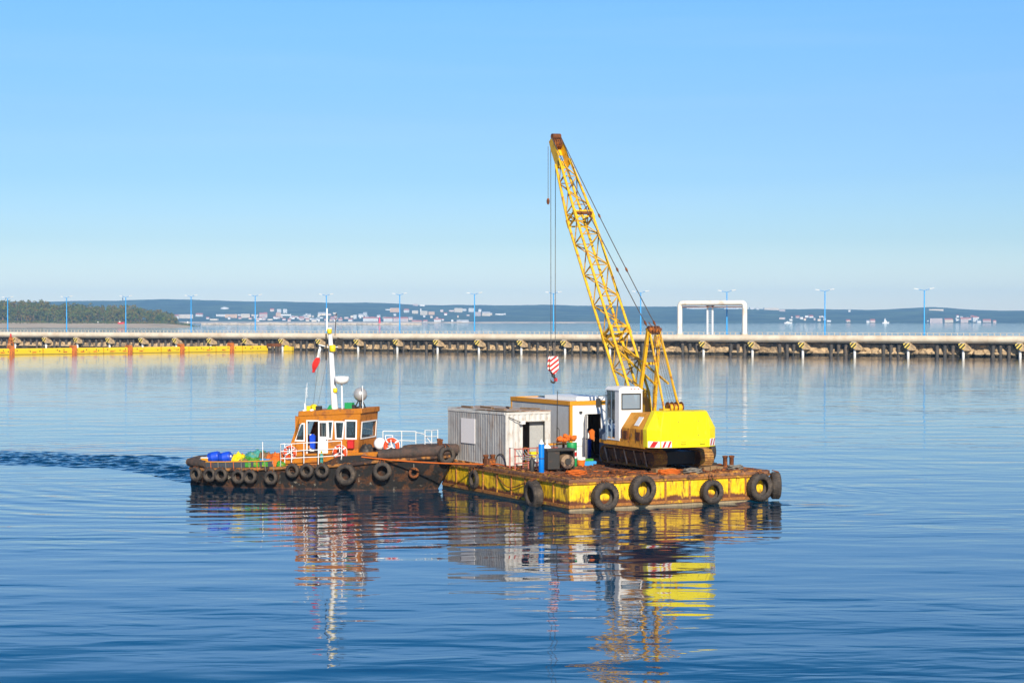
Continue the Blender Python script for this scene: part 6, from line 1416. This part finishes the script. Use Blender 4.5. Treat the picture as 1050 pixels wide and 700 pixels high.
heap('teal_sheet', 2.8, -.6, 1.1, .7, .6, .72, 60, M['teal'], 'teal tarpaulin bundle behind the green netting', 'tarpaulin')
heap('brown_sacks', 3.5, -.8, 1.1, .55, .5, .68, 50, M['wood'], 'brown sacks piled between teal sheet and orange canvas', 'sacks')
heap('orange_canvas', 4.15, -1.2, 1.15, .52, .45, .66, 60, M['net_orange'], 'bright orange canvas heap just aft of the wheelhouse', 'canvas')
heap('brown_rope', .35, -1.0, 1.0, .5, .7, .5, 46, M['rope_grey'], 'brown rope heaped by the stern roll of the tug', 'rope')
heap('yellow_hose', .75, -.2, .98, .6, .5, .42, 20, M['yellow'], 'yellow hose pile behind the left blue drum', 'hose')
heap('green_bundle', 4.62, -1.75, 1.05, .2, .2, .32, 10, M['green_net'], 'small green bundle at the foot of the aft rail', 'bundle')
heap('blue_sheet', 1.3, -.6, 1.02, .5, .45, .5, 0, M['teal'], 'teal crumpled sheet behind the two blue drums', 'sheet')
heap('rust_net', 1.95, -.5, 1.02, .45, .5, .62, 0, M['net_orange'], 'small orange net peeping over the yellow bundle', 'net')
heap('brown_canvas', 2.62, -1.6, 1.0, .35, .25, .46, 0, M['wood'], 'brown canvas wedged between yellow and green nets at the bulwark', 'canvas')
fr = TF @ Matrix.Translation((3.75, -1.55, 1.05)); simple('fish_crate', fr, [('crate_body', MB(fr).box(-.24, .24, -.17, .17, 0, .3), M['sky_blue']), ('rim', MB(fr).box(-.26, .26, -.19, .19, .302, .34), M['sky_blue'])], 'pale blue crate just aft of the orange canvas', 'crate')
m_ = MB(TF)
for k in range(9):
    x = 1.0+k*.42; h, z = hbz(x); MB(TF).tube([(x, -h-.03, z+.3), (x+.03, -h-.07, z+.05), (x+.1, -h-.12, z-.2)], .016, 5).build('lashing', M['rope_orange'] if k % 3 == 0 else M['rope_grey'], tug)
fr = TF @ Matrix.Translation((3.1, -1.1, 1.3)); m_ = MB(fr); m_.box(-1.0, 1.0, -.04, .04, 0, .06); m_.box(-.9, 1.1, .15, .22, .1, .16); simple('plank', fr, [('board', m_, M['trim_orange'])], 'orange planks laid over the stern cargo of the tug', 'plank')
fr = TF @ Matrix.Translation((.55, -1.62, .95)); simple('orange_crate', fr, [('crate_body', MB(fr).box(-.18, .18, -.15, .15, 0, .42), M['trim_orange']), ('rim', MB(fr).box(-.2, .2, -.17, .17, .422, .46), M['bright_white'])], 'orange crate with pale rim left of the blue drums', 'crate')
heap('winch_gear', 8.75, -.9, 1.86, .3, .3, .35, 14, M['dark_steel'], 'dark tangle of gear before the wheelhouse front', 'gear')
fr = TF @ Matrix.Translation((8.95, -1.75, 1.42)); simple('orange_fender_bag', fr, [('bag', MB(fr).sphere((0, 0, .12), .2, 10, sc=(1.9, .8, .8), jit=.05), M['rope_orange']), ('tie', MB(fr).tube([(-.2, 0, .2), (0, .02, .34), (.2, 0, .2)], .015, 5), M['rope_grey'])], 'orange bag lying on the side deck before the wheelhouse', 'bag')
fr = TF @ Matrix.Translation((6.75, -1.75, 1.25)); simple('green_extinguisher', fr, [('bottle', MB(fr).lathe([(.07, 0), (.09, .03), (.09, .4), (.03, .48)]), M['teal']), ('valve', MB(fr).lathe([(.03, .48), (.05, .55), (.02, .6)]), M['yellow'])], 'teal bottle standing behind the tug railing under the windows', 'bottle')
# tow rope from tug to barge deck
a_ = TF @ Vector((8.9, -1.95, 1.62)); b_ = BF @ Vector((.5, 7.6, 1.40)); pts = [a_.lerp(b_, i/12)+Vector((0, 0, -.10*4*(i/12)*(1-i/12))) for i in range(13)]
c_ = BF @ Vector((.5, 5.6, 1.34)); pts += [b_.lerp(c_, k/4) for k in range(1, 5)]
mid_ = TF @ Vector((11.6, -1.9, 1.5))
fr = F(a_.x, a_.y, a_.z); m_ = MB(); m_.tube(pts, .035, 6); tag(m_.build('tow_rope', M['rope_orange'], origin=fr), 'taut orange tow rope from the tug side to the barge deck', 'rope')

# ------------------------------------------------------------------ HAZE
hm = bpy.data.materials.new('sea haze'); hm.use_nodes = True; nt = hm.node_tree; nt.nodes.clear()
pv = nt.nodes.new('ShaderNodeVolumePrincipled'); pv.inputs['Color'].default_value = (.30, .61, 1.0, 1); pv.inputs['Density'].default_value = 8.0e-5; pv.inputs['Anisotropy'].default_value = -.2
ou = nt.nodes.new('ShaderNodeOutputMaterial'); nt.links.new(pv.outputs[0], ou.inputs['Volume'])
m_ = MB(); m_.box(-11500, 11500, -600, 11800, -9, 200); tag(m_.build('haze', hm), 'thin pale sea haze over the whole bay', 'haze', kind='stuff')
print('objects', len(scene.objects))
